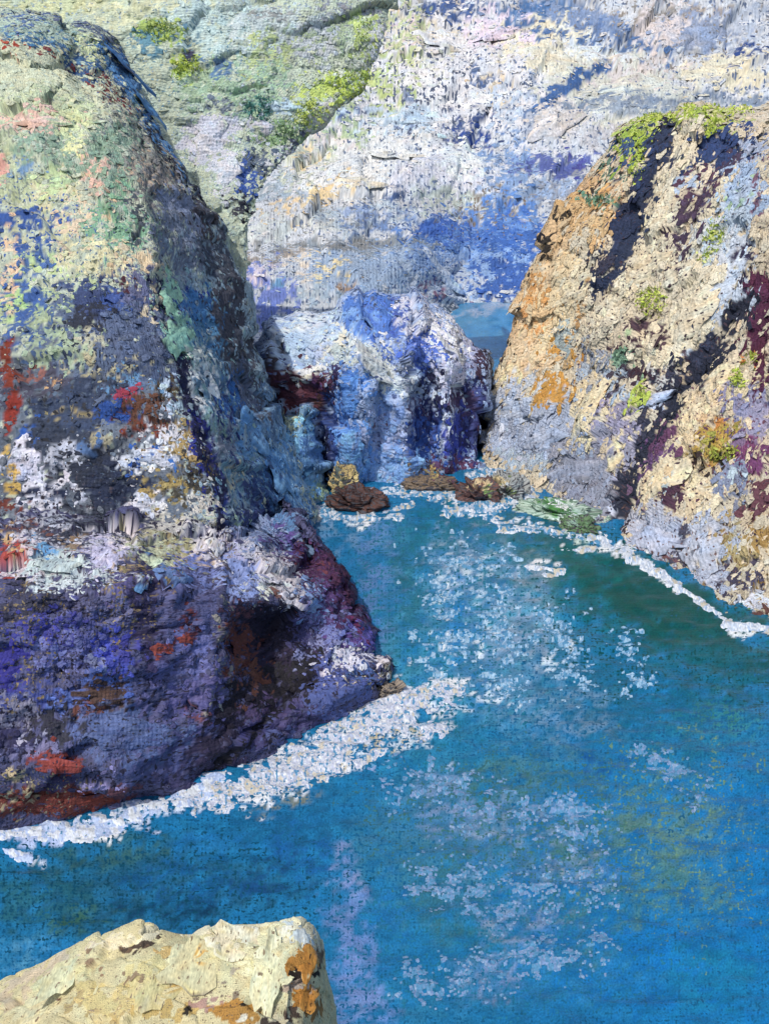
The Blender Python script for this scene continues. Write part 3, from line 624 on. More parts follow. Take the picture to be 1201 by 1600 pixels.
HEAD = (('#b6c0aa', .78), [
    # upper slope: sage, lime, rose
    (90, 130, 180, 70, 10, '#cad0b0', .95, .9), (60, 170, 90, 30, 0, '#c0cca4', .8, .88), (60, 185, 80, 24, 0, '#dcb9a8', .7, .85), (150, 270, 36, 30, 10, '#dcb5a2', .75, .9),
    (20, 240, 40, 50, 0, '#b5c09c', .7, .75), (90, 230, 60, 50, 0, '#8fae96', .7, .7), (120, 190, 40, 40, 0, '#cdd9a4', .7, .85), (200, 190, 60, 50, 0, '#a7a898', .6, .75),
    (180, 240, 40, 60, 0, '#8aa890', .75, .75), (40, 300, 80, 40, 0, '#b3bd93', .7, .7), (100, 300, 40, 30, 0, '#cfc9a0', .6, .8), (40, 255, 26, 20, 0, '#6f92b4', .6, .85),
    (30, 360, 60, 40, 0, '#35589c', .65, .85), (95, 345, 40, 16, 0, '#3a5ba0', .6, .85), (70, 380, 60, 40, 0, '#c9cb9e', .55, .85), (130, 350, 60, 40, 0, '#dcc6a6', .55, .85),
    (95, 285, 30, 16, 20, '#c5d79c', .7, .92), (190, 360, 50, 50, 0, '#7fb08f', .75, .75), (190, 300, 24, 30, 0, '#84b590', .6, .85), (215, 320, 12, 70, 0, '#4c5660', .5, .75),
    (5, 275, 14, 30, 0, '#e2a99a', .7, .9), (90, 100, 60, 8, 25, '#7f3a3c', .5, .8), (170, 145, 50, 8, 35, '#803c3e', .45, .8), (40, 78, 40, 7, 10, '#b0452f', .4, .85),
    (60, 410, 60, 24, 0, '#b9cf90', .6, .85), (150, 400, 60, 30, 0, '#d7d2a6', .6, .85), (210, 405, 40, 30, 0, '#dcc59e', .6, .88), (120, 240, 24, 30, 0, '#dfe2a2', .4, .9),
    # ridge behind: blue band
    (60, 48, 120, 14, 5, '#8fb2ac', .7, .85), (60, 36, 130, 18, 4, '#a9bfae', .8, .85), (30, 30, 60, 10, 0, '#5a76a8', .5, .85), (120, 28, 70, 10, 12, '#5d6a8c', .7, .85), (60, 62, 60, 10, 8, '#3d6f96', .6, .85),
    (150, 80, 46, 16, 30, '#cfdca4', .7, .85), (170, 60, 40, 14, 30, '#5b6880', .7, .85), (135, 95, 30, 14, 35, '#3c648f', .7, .85), (205, 110, 40, 26, 45, '#3e70aa', .85, .88),
    (235, 150, 50, 24, 50, '#4a82b4', .85, .88), (260, 190, 40, 22, 55, '#3b72b4', .85, .88), (225, 165, 20, 14, 0, '#6f9f9a', .6, .9), (205, 95, 26, 16, 45, '#565d70', .6, .85),
    (245, 195, 14, 10, 40, '#7a4a5c', .8, .9), (290, 250, 40, 14, 55, '#2f56ac', .8, .88), (275, 235, 50, 7, 50, '#2a2c3c', .5, .85),
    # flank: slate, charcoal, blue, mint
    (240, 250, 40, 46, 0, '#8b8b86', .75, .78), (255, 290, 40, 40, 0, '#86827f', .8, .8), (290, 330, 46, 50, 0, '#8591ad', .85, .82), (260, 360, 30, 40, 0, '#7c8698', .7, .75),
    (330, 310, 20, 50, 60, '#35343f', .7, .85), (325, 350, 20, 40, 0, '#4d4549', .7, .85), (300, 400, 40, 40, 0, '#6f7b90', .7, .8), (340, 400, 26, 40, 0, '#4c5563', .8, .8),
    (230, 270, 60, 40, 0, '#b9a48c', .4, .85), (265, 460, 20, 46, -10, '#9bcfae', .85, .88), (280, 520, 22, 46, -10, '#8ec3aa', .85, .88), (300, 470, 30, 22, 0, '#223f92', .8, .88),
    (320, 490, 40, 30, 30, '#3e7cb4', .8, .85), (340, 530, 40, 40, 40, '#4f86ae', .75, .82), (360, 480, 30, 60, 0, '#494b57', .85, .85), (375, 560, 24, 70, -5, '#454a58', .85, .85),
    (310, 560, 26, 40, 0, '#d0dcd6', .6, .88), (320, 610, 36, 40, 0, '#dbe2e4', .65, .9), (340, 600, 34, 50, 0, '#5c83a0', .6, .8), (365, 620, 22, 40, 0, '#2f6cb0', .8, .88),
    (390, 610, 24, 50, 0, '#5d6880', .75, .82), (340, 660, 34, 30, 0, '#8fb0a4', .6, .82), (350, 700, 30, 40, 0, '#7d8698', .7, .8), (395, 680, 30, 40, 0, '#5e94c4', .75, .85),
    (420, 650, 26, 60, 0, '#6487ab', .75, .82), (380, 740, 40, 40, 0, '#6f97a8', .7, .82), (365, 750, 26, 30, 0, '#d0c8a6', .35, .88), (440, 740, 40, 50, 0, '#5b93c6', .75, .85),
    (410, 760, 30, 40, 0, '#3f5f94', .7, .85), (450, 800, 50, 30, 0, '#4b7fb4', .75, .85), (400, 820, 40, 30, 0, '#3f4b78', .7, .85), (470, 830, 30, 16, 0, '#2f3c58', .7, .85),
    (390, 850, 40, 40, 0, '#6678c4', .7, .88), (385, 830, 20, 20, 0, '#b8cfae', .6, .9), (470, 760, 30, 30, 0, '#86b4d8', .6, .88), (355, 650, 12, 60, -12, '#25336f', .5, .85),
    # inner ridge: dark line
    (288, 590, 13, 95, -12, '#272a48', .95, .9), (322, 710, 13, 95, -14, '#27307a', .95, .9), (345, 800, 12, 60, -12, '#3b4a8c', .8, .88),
    # middle of the near face: slate, navy, rust and white crust
    (30, 440, 70, 60, 0, '#4a6aa0', .55, .8), (80, 480, 90, 60, 0, '#a9bc8f', .55, .7), (30, 480, 40, 60, 0, '#3f62a0', .55, .8), (95, 540, 70, 50, 0, '#9db093', .6, .7),
    (20, 470, 30, 16, 0, '#a9cc84', .6, .9), (15, 420, 14, 60, 0, '#dfbf9c', .6, .88), (170, 470, 70, 40, 0, '#3c4b74', .85, .82), (175, 465, 30, 24, 0, '#3a5696', .75, .88), (150, 500, 50, 24, 0, '#2f3442', .7, .85),
    (215, 450, 40, 26, 20, '#6a6f92', .7, .85), (235, 470, 26, 30, 0, '#cfc0a2', .45, .88), (190, 440, 30, 9, 20, '#4c2c36', .6, .85), (150, 525, 40, 22, 0, '#b6b398', .5, .85),
    (215, 520, 60, 46, 0, '#5d6c8c', .8, .78), (230, 560, 50, 40, 0, '#4c5a78', .75, .78), (160, 570, 70, 24, 0, '#b0a988', .6, .65), (200, 600, 60, 22, 0, '#5c8cb8', .55, .75),
    (60, 600, 70, 30, 0, '#4a4a5c', .8, .78), (45, 585, 30, 14, 0, '#8c5c54', .7, .75), (85, 605, 30, 14, 40, '#c59c6c', .5, .85), (12, 590, 12, 60, 0, '#7d3424', .9, .88), (12, 650, 14, 40, 0, '#8a2f24', .8, .88),
    (140, 620, 60, 30, 0, '#39455e', .85, .8), (110, 650, 70, 30, 0, '#3c4a66', .85, .8), (115, 640, 40, 26, 0, '#b0a070', .35, .6), (190, 650, 40, 20, 0, '#2c56a4', .8, .88), (200, 622, 14, 14, 0, '#a03a52', .8, .9),
    (240, 650, 40, 30, 0, '#6b4636', .75, .8), (260, 610, 20, 26, 0, '#4f4436', .7, .85), (258, 608, 8, 18, 0, '#b6cbe2', .95, .95), (265, 645, 14, 10, 0, '#b9cadf', .8, .95), (225, 680, 40, 16, 0, '#7a3a2c', .6, .85),
    (50, 690, 20, 30, 0, '#2a5aa8', .8, .88), (85, 690, 50, 40, 0, '#3a4356', .85, .82), (35, 720, 30, 36, 0, '#d2d4ea', .85, .92), (55, 740, 40, 16, 0, '#c8cbe0', .7, .9),
    (110, 720, 60, 40, 0, '#b5bdd0', .5, .7), (130, 700, 40, 14, 0, '#4f6f9e', .6, .85), (150, 745, 60, 40, 0, '#2c3446', .85, .88), (180, 760, 50, 40, 0, '#2f3850', .8, .88), (160, 690, 26, 14, 0, '#a09a80', .5, .85),
    (15, 740, 12, 50, 0, '#c9a650', .75, .85), (270, 690, 50, 30, 0, '#d0d0d8', .6, .7), (285, 700, 30, 40, 0, '#a8905a', .55, .7), (240, 720, 50, 22, 0, '#d5dceb', .75, .88),
    (235, 718, 14, 8, 0, '#2a62b4', .8, .9), (265, 728, 14, 9, 0, '#2f6cba', .8, .9), (215, 725, 12, 9, 0, '#2a5cae', .8, .9), (260, 765, 60, 30, 0, '#a28f56', .55, .7), (290, 770, 40, 22, 0, '#4a4840', .6, .8),
    (310, 745, 26, 30, 0, '#3f3d3c', .7, .82), (225, 790, 30, 30, 0, '#d8dae6', .7, .88), (30, 790, 40, 20, 0, '#6d3830', .6, .82), (80, 780, 60, 30, 0, '#d0d3e2', .55, .8), (60, 770, 40, 9, 0, '#2c3550', .7, .88),
    (130, 800, 60, 16, 0, '#3a4152', .75, .85), (260, 810, 60, 18, 0, '#c8c6bc', .6, .75), (320, 800, 34, 40, 0, '#c9c7c0', .6, .78), (300, 830, 50, 20, 0, '#b3ac80', .55, .7),
    (60, 830, 90, 18, 0, '#3a3f55', .7, .85), (180, 835, 60, 22, 0, '#444a5e', .7, .8), (340, 850, 30, 24, 0, '#d0c8cf', .7, .88), (280, 860, 60, 18, 0, '#b9b98c', .65, .8),
], ('#5a6b80', 1), [(70, 220, 170, 170, 0, '#8a9486', .95, 1), (40, 360, 120, 70, 0, '#4a68a0', .85, 1), (90, 480, 120, 80, 0, '#4c6890', .9, 1), (190, 520, 100, 80, 0, '#343d52', .9, 1),
                    (150, 660, 180, 70, 0, '#3b3c42', .9, 1), (270, 740, 80, 60, 0, '#7b6a44', .8, 1), (360, 520, 60, 150, -10, '#3a4254', .9, 1), (410, 740, 80, 110, 0, '#3a567c', .9, 1),
                    (270, 330, 70, 90, 0, '#565c68', .9, 1), (100, 790, 140, 50, 0, '#4a4450', .8, 1), (220, 150, 90, 60, 45, '#3a5478', .9, 1)])
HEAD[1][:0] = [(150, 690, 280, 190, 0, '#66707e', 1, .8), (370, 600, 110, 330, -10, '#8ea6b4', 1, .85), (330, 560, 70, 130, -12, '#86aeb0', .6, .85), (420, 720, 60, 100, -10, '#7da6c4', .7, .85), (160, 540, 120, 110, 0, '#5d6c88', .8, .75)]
HEAD[1].extend(st([(160, 84), (200, 128), (234, 176), (258, 214), (290, 262)], 11, '#4a80b2', .75) + st([(0, 46), (80, 62), (150, 100), (205, 140), (245, 195), (275, 250), (330, 312)], 8, '#4f7aa4', .55) + st([(318, 300), (345, 380), (370, 480), (398, 580), (415, 650)], 12, '#4c505c', .6) + st([(30, 66), (100, 88), (150, 118), (200, 150), (232, 190), (258, 236)], 5, '#3f5f8c', .5)
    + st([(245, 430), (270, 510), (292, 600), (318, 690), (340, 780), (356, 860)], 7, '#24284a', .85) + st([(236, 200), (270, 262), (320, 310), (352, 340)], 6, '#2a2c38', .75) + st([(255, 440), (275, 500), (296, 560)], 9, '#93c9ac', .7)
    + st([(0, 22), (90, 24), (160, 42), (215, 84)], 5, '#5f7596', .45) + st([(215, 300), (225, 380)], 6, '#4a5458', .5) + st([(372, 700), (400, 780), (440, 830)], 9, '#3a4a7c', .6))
HEAD[1].extend(carry_on(HEAD[1], 0))
head = empty('headland', at(150, 850, 52))
build_surf('rock_face', SB, m_hd, HEAD, head, seed=81, tone=1.05, covk=.92)
crusts('rock_crust', SB, m_hd, head, 13000, r=(2.5, 8.5), asp=(1, 2), ang=30, angj=70, seed=85, wander=8)
slabs('slab', SB, m_hd, head, [(150, 272, 24, 18, 15, '#dfb8a6'), (60, 186, 40, 12, 0, '#deBBac'.lower()), (95, 286, 18, 12, 25, '#c7d99e'), (125, 195, 22, 24, 0, '#d0dca8'), (20, 470, 18, 10, -15, '#acce88'),
      (35, 722, 22, 24, 0, '#bcc0d6'), (240, 716, 30, 12, 5, '#c0c8da'), (258, 608, 7, 15, 0, '#bcd0e6'), (205, 112, 26, 12, 50, '#4478b0'), (240, 158, 30, 12, 52, '#5088ba'),
      (266, 462, 12, 26, -12, '#9fd2b2'), (282, 524, 13, 28, -12, '#93c8ae'), (318, 606, 20, 18, 0, '#dde4e6'), (305, 556, 16, 12, 20, '#d4deda'), (175, 462, 20, 14, 10, '#40599a'),
      (150, 745, 34, 18, 0, '#2e3648'), (225, 793, 18, 18, 0, '#c0c4d2'), (395, 672, 20, 22, 0, '#649aca'), (440, 740, 22, 28, 0, '#6199ca'), (390, 850, 22, 24, 0, '#6c7ec8')], seed=11, thick=2.5)
tag(head, 'broad left headland with sage green upper slope and blue grey shaded flank', 'cliff')

# ------------------------------------------------------------------ low purple cliff with its pale ledge
m_low = surface_mat('purple_rock', rough=.75, spec=.3, bump=.45, dist=.18)
def W0(px, py, z=-.6): return at0(px, py, z)
Z = at0
GA = grid([
    row(W0(-220, 1360), W0(0, 1312), W0(100, 1300), W0(200, 1276), W0(350, 1226), W0(450, 1172), W0(560, 1116), W0(608, 1088), W0(630, 1046), W0(586, 995), W0(552, 945), W0(536, 884), W0(504, 840), W0(488, 812)),
    row((-220, 1270, 32.4), (0, 1230, 34), (100, 1215, 34.6), (200, 1195, 35.6), (350, 1150, 39), (450, 1110, 42.5), Z(548, 1076, 1.8), Z(594, 1060, 1.2), Z(614, 1034, .9), Z(576, 988, 1.2), Z(548, 938, 1.6), Z(533, 878, 2), Z(500, 834, 2), Z(483, 807, 2)),
    row((-220, 1130, 34.2), (0, 1110, 35.6), (100, 1105, 36.2), (200, 1095, 37.2), (345, 1065, 40.5), (430, 1050, 45), Z(506, 1036, 2.2), Z(548, 1020, 2.2), Z(568, 1004, 2.0), Z(554, 966, 2.4), Z(540, 922, 3), Z(527, 872, 3.6), Z(495, 828, 3.8), Z(476, 801, 4)),
    row((-220, 1010, 35.6), (0, 1005, 36.8), (100, 1008, 37.4), (200, 1005, 38.6), (345, 990, 42), (420, 985, 46.5), Z(482, 978, 3.4), Z(516, 962, 3.4), Z(530, 952, 3), Z(532, 930, 3.4), Z(527, 902, 4), Z(517, 866, 4.8), Z(490, 824, 5.2), Z(470, 797, 5.4)),
    row((-220, 925, 36.8), (0, 925, 38), (100, 932, 38.4), (200, 928, 40), (345, 938, 43), (425, 945, 45), (482, 938, 48), Z(502, 925, 4.4), Z(516, 912, 4.4), Z(524, 898, 4.8), Z(522, 882, 5.2), Z(512, 854, 5.8), Z(486, 819, 6.2), Z(462, 793, 6.5)),
    row((-220, 880, 40.5), (0, 880, 41.6), (100, 885, 41.8), (200, 880, 43.2), (345, 895, 46.5), (410, 885, 49), (455, 892, 51), Z(476, 892, 5.2), Z(492, 886, 5.2), Z(502, 876, 5.6), Z(500, 864, 6), Z(488, 841, 6.5), Z(464, 812, 7), Z(444, 789, 7.2)),
    row((-220, 830, 46), (0, 830, 47), (100, 832, 47), (200, 830, 48), (345, 845, 50.5), (395, 830, 54), (425, 850, 56), (440, 860, 57), (460, 862, 57.5), (474, 852, 58.5), (474, 842, 60), (462, 820, 63.5), (444, 792, 69), (428, 770, 75)),
    row((-220, 790, 54), (0, 790, 55), (100, 790, 55), (200, 790, 56), (345, 800, 58), (385, 800, 61), (400, 815, 63), (410, 820, 65), (420, 820, 67), (425, 815, 69), (425, 810, 72), (420, 800, 78), (410, 785, 84), (400, 770, 90))])
SA = loft(GA, disp=(9, 4, .9), seed=91, facet=2.2, strat=1.2, block=(16, 5), sdir=-8, creases=[
    ([(320, 1215), (380, 1160), (440, 1100), (500, 1050)], 9, -9), ([(370, 1000), (420, 960), (470, 965), (490, 1010)], 20, -14), ([(345, 880), (342, 960), (330, 1040), (325, 1130)], 9, 8),
    ([(0, 920), (120, 905), (220, 915)], 10, -4), ([(20, 1200), (120, 1195), (240, 1210)], 9, 5), ([(420, 860), (480, 930), (500, 1000)], 10, -7), ([(30, 1040), (160, 1075), (280, 1070)], 14, -7)])
LOW = (('#4a4d78', .75), [
    (150, 1080, 260, 140, 0, '#4c5080', .7, .7), (60, 1000, 90, 90, 0, '#44486c', .6, .62), (260, 960, 90, 60, 0, '#3f3f66', .6, .7), (180, 1130, 90, 40, 0, '#5a6a94', .55, .72), (330, 1060, 60, 90, 0, '#55588a', .5, .68),
    # ledge top: white, cream, lilac, painted paler as if lit
    (120, 850, 150, 30, 0, '#b9b8c4', .7, .8), (30, 880, 50, 34, 0, '#c9bcc4', .7, .85), (80, 880, 60, 22, 0, '#b4c8c6', .8, .85), (65, 862, 30, 10, 0, '#4f9cd0', .7, .9), (110, 905, 80, 14, -8, '#c3d2d4', .75, .88),
    (20, 872, 24, 14, 0, '#b03424', .8, .9), (12, 845, 14, 24, 0, '#c9a05a', .7, .85), (110, 845, 26, 16, 30, '#9b7c58', .7, .85), (60, 835, 60, 14, 0, '#44485c', .7, .85), (165, 870, 40, 30, 0, '#b9b4d4', .75, .88),
    (200, 850, 30, 22, 0, '#dcd0d4', .7, .88), (250, 860, 60, 22, 0, '#b8bd92', .75, .85), (235, 882, 30, 12, 0, '#bccba0', .85, .92), (200, 890, 36, 24, 0, '#a98c58', .6, .65), (290, 850, 40, 20, 0, '#aaa468', .6, .75),
    (325, 860, 30, 24, 0, '#ddd2d8', .75, .9), (300, 875, 40, 12, 0, '#c6a98a', .6, .85), (390, 870, 46, 40, 0, '#9fa0c8', .7, .85), (420, 880, 60, 36, 30, '#b4b6c6', .8, .8), (440, 905, 50, 26, 20, '#c4bec6', .85, .8),
    (460, 935, 26, 14, 10, '#cac4cc', .9, .9), (405, 915, 40, 16, 0, '#d3dacb', .7, .88), (370, 910, 30, 40, 0, '#8197d6', .8, .9), (425, 920, 36, 12, 30, '#7c5048', .4, .8), (400, 840, 40, 12, 30, '#8090b4', .7, .85),
    (350, 890, 12, 50, 0, '#5a4c54', .6, .7),
    # face: violet, blue, navy, rust; its purplish shade is in the colour
    (270, 900, 50, 26, 0, '#5078b4', .75, .9), (225, 900, 14, 14, 0, '#3f86c4', .85, .92), (300, 900, 50, 40, 0, '#6f7fc4', .65, .85), (230, 920, 46, 50, 0, '#34305a', .85, .85), (185, 925, 40, 30, 0, '#5a5490', .7, .75),
    (180, 930, 16, 60, 0, '#a08a5c', .4, .6), (240, 960, 40, 50, 0, '#2f2a50', .75, .85), (150, 960, 60, 40, 0, '#6a6c9c', .7, .7), (50, 950, 50, 40, 0, '#3a3c56', .75, .7), (90, 1000, 80, 50, 0, '#5258a0', .75, .78),
    (60, 980, 60, 30, 0, '#3b3ea4', .6, .8), (100, 1020, 60, 30, 0, '#6a74bc', .6, .8), (20, 1040, 30, 40, 0, '#2e2c98', .8, .85), (170, 1020, 30, 40, 0, '#3c4cc0', .75, .88), (200, 1010, 30, 30, 0, '#3a3ea4', .7, .85), (150, 1030, 20, 20, 0, '#7a86b4', .6, .85),
    (300, 960, 60, 60, 0, '#54588c', .75, .78), (290, 1000, 30, 12, 0, '#8c3428', .75, .9), (252, 1015, 18, 14, 0, '#9c3a28', .95, .95), (300, 975, 16, 26, 0, '#6c2c34', .6, .85), (240, 1020, 40, 40, 0, '#363060', .7, .85),
    (310, 1020, 40, 50, 0, '#626ab0', .7, .85), (270, 1050, 40, 30, 0, '#5a5c9c', .6, .85), (155, 1065, 50, 24, 0, '#3a58a8', .7, .85), (160, 1090, 60, 26, 0, '#4a3430', .85, .88), (140, 1115, 22, 16, 0, '#6c3a30', .8, .9),
    (60, 1080, 60, 30, 0, '#3b4a98', .7, .85), (100, 1095, 40, 30, 0, '#4a6ac0', .6, .85), (80, 1130, 50, 26, 0, '#2f3040', .75, .82), (20, 1110, 30, 40, 0, '#7f80a0', .6, .75), (20, 1160, 40, 20, 0, '#2e2e5c', .7, .85),
    (210, 1150, 100, 50, 0, '#4f66a0', .85, .88), (150, 1160, 50, 40, 0, '#4d5c94', .7, .8), (250, 1110, 50, 30, 0, '#5a5a94', .6, .8), (320, 1090, 46, 50, 0, '#575494', .8, .82), (320, 1110, 20, 16, 0, '#6c3a4c', .6, .85), (280, 1160, 60, 30, 0, '#484c86', .7, .85),
    (110, 1150, 50, 26, 0, '#323444', .5, .8), (60, 1180, 60, 20, 0, '#7676ac', .65, .8), (40, 1150, 40, 16, 0, '#a0a4c8', .4, .8), (50, 1185, 26, 9, 20, '#7c2c28', .8, .9), (90, 1195, 50, 16, 5, '#8c3028', .85, .9),
    (60, 1250, 90, 26, 0, '#6e2a20', .9, .85), (140, 1255, 60, 20, 0, '#7c3022', .85, .88), (90, 1225, 60, 10, 0, '#35305c', .75, .88), (200, 1240, 40, 20, 0, '#5a3444', .7, .85), (150, 1225, 60, 9, 0, '#8a80bc', .6, .88),
    (20, 1230, 24, 30, 0, '#b09f74', .5, .7), (230, 1200, 60, 26, 0, '#4f5690', .8, .85), (270, 1220, 60, 16, 0, '#3f3d6c', .7, .8), (330, 1190, 40, 26, 0, '#312a4e', .8, .85),
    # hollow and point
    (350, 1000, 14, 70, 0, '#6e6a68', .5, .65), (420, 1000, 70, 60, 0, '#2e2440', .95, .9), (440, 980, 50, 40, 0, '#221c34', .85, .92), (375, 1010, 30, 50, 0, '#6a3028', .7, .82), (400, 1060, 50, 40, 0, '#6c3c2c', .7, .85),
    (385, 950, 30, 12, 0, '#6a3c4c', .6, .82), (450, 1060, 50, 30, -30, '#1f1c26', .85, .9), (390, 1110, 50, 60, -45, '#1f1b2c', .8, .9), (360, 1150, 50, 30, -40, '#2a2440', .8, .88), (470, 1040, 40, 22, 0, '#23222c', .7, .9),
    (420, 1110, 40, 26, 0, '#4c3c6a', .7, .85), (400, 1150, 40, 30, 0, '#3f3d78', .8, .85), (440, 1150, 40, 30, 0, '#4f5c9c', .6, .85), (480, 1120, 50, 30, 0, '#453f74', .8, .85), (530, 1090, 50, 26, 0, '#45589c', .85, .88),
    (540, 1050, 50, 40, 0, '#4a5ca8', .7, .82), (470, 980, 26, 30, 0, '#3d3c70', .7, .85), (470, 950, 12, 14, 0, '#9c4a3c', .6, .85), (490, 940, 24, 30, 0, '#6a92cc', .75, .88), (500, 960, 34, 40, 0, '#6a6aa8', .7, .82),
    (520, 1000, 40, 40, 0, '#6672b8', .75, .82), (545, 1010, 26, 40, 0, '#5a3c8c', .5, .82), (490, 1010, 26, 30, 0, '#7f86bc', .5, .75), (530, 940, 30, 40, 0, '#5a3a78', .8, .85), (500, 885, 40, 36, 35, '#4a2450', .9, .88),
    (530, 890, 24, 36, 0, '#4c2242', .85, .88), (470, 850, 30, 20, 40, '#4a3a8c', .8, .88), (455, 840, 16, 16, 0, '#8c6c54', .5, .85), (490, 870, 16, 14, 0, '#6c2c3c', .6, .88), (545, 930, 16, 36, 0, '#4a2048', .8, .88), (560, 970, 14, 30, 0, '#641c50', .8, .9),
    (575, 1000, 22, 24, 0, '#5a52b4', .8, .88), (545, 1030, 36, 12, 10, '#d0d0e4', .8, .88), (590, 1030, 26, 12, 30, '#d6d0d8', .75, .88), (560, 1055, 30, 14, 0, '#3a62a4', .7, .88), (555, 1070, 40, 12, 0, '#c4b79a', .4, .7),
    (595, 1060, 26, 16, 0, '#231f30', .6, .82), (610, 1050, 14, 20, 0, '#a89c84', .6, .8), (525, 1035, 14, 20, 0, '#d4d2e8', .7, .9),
], ('#2c2944', 1), [(40, 980, 70, 130, 0, '#8a764c', .5, 1), (200, 930, 60, 80, 0, '#8a7448', .6, 1), (120, 870, 160, 40, 0, '#5a5566', .9, 1), (270, 870, 90, 30, 0, '#8d7d4e', .9, 1),
                    (430, 900, 70, 40, 0, '#6a6878', .8, 1), (70, 1245, 90, 40, 0, '#9a8a64', .6, 1), (310, 1000, 60, 100, 0, '#43406a', .9, 1), (520, 1000, 50, 60, 0, '#3a2c5c', .9, 1), (200, 1150, 90, 50, 0, '#3a3c50', .9, 1)])
LOW[1].extend([(60, 815, 90, 20, 0, '#9fa4b4', .6, .75), (180, 815, 70, 22, 0, '#454b5e', .75, .8), (120, 830, 60, 16, 0, '#34394a', .6, .85), (280, 825, 70, 22, 0, '#c3bfb4', .7, .75), (330, 830, 40, 20, 0, '#cfcad0', .6, .8),
    (230, 835, 40, 12, 0, '#b3ac80', .6, .8), (30, 835, 40, 16, 0, '#6d4038', .5, .8), (400, 830, 60, 26, 20, '#6f86b4', .8, .85), (440, 850, 26, 16, 30, '#5a4a8c', .7, .85)]
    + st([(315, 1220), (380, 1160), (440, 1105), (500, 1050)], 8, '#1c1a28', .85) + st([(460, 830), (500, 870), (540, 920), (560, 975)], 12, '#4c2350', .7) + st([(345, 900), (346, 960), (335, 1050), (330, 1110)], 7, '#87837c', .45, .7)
    + st([(40, 905), (120, 915), (230, 905)], 6, '#c9d0d8', .5, .8))
LOW[1].extend(carry_on(LOW[1], 0))
low = empty('sea_cliff', at(300, 1250, 36))
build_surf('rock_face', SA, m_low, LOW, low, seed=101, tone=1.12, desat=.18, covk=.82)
crusts('rock_crust', SA, m_low, low, 10000, r=(2.5, 9), asp=(1, 2), ang=0, angj=60, seed=105, wander=8)
slabs('slab', SA, m_low, low, [(85, 880, 36, 11, -4, '#b4c8c6'), (235, 880, 24, 8, 0, '#bfcea4'), (462, 934, 22, 9, 12, '#cac4cc'), (440, 905, 26, 12, 25, '#c4bec6'), (372, 905, 20, 22, 0, '#879cda'),
      (252, 1016, 15, 10, 10, '#a03c2a'), (292, 1000, 12, 7, -15, '#943629'), (210, 1150, 52, 24, 0, '#566ca6'), (160, 1092, 38, 14, 0, '#50382f'), (90, 1196, 34, 9, 8, '#94332a'), (130, 1252, 40, 12, 4, '#7e3022'),
      (55, 1254, 32, 13, 0, '#742c22'), (375, 1010, 12, 22, 0, '#6f3329'), (408, 1062, 28, 16, -10, '#704030'), (528, 1092, 32, 14, -8, '#4c60a4'), (545, 1030, 26, 7, 8, '#d4d4e8'), (270, 900, 24, 14, 0, '#567ebc'),
      (225, 902, 11, 12, 0, '#4690ce'), (490, 942, 15, 16, 0, '#7098d2'), (320, 1085, 22, 26, 0, '#5d5a9a'), (165, 872, 24, 16, 0, '#bdb8d8'), (326, 858, 18, 14, 0, '#e0d6db'), (30, 885, 26, 14, 0, '#cdc0c8')], seed=13, thick=2.5)
tag(low, 'low violet and rust cliff with a pale ledge on top and a dark hollow', 'cliff')

# ------------------------------------------------------------------ middle stack at the head of the cove
m_mid = surface_mat('blue_rock', rough=.8, bump=.45, dist=.4)
GM = grid([
    row((470, 750, 96), W0(500, 774), W0(528, 768), W0(545, 764), W0(575, 762), W0(590, 762), W0(634, 762), W0(648, 756), W0(672, 752), W0(700, 750), W0(716, 744), W0(752, 734), (757, 715, 100)),
    row((470, 690, 97), (500, 692, 87), (526, 692, 83.5), (545, 692, 82.5), (575, 690, 82.5), (590, 690, 85), (634, 690, 84), (650, 690, 88), (672, 690, 88.5), (700, 690, 86), (716, 690, 89.5), (754, 685, 91), (758, 680, 104)),
    row((408, 628, 98), (426, 634, 88), (515, 630, 86), (542, 612, 83.5), (575, 612, 83.5), (592, 615, 86), (634, 615, 85), (652, 615, 89.5), (672, 615, 90), (702, 612, 87), (718, 615, 91), (757, 615, 93), (762, 615, 106)),
    row((402, 572, 99), (420, 566, 88.5), (505, 586, 85.5), (538, 572, 84.5), (575, 570, 84.5), (594, 575, 86.5), (636, 572, 86), (652, 560, 90), (674, 560, 90), (706, 566, 88.5), (724, 575, 92), (762, 575, 94), (767, 570, 108)),
    row((406, 545, 101), (428, 528, 93), (500, 548, 88), (538, 540, 88), (578, 540, 88), (598, 535, 89), (640, 530, 90), (660, 525, 93), (682, 522, 94), (712, 532, 93), (735, 545, 96), (760, 552, 97), (766, 550, 110)),
    row((420, 520, 106), (446, 504, 99), (505, 488, 95), (545, 474, 95), (582, 464, 96), (604, 462, 97), (640, 472, 97), (664, 474, 99), (690, 486, 99), (715, 504, 99.5), (735, 522, 101), (750, 536, 102), (754, 540, 112)),
    row((440, 512, 112), (460, 500, 105), (512, 484, 104), (550, 470, 104), (584, 462, 104), (606, 460, 105), (640, 470, 105), (660, 472, 106), (684, 484, 106), (706, 502, 107), (722, 520, 108), (736, 534, 108), (742, 540, 116)),
    row((450, 600, 125), (470, 600, 120), (515, 600, 118), (550, 600, 118), (585, 600, 118), (606, 600, 118), (640, 600, 118), (660, 600, 119), (680, 600, 119), (700, 600, 120), (712, 600, 120), (720, 600, 121), (725, 600, 124))])
SM = loft(GM, disp=(4, 2.5, .7), seed=111, facet=1.8, strat=0.3, sdir=70, block=(17, 6), creases=[([(505, 640), (508, 700), (505, 750)], 9, -8), ([(672, 580), (668, 650), (660, 700)], 10, -7),
          ([(735, 610), (735, 700)], 8, -8), ([(585, 600), (584, 750)], 6, -8), ([(440, 570), (500, 575), (530, 600)], 10, -8), ([(640, 545), (660, 580)], 7, -4), ([(690, 620), (694, 700)], 5, 4)])
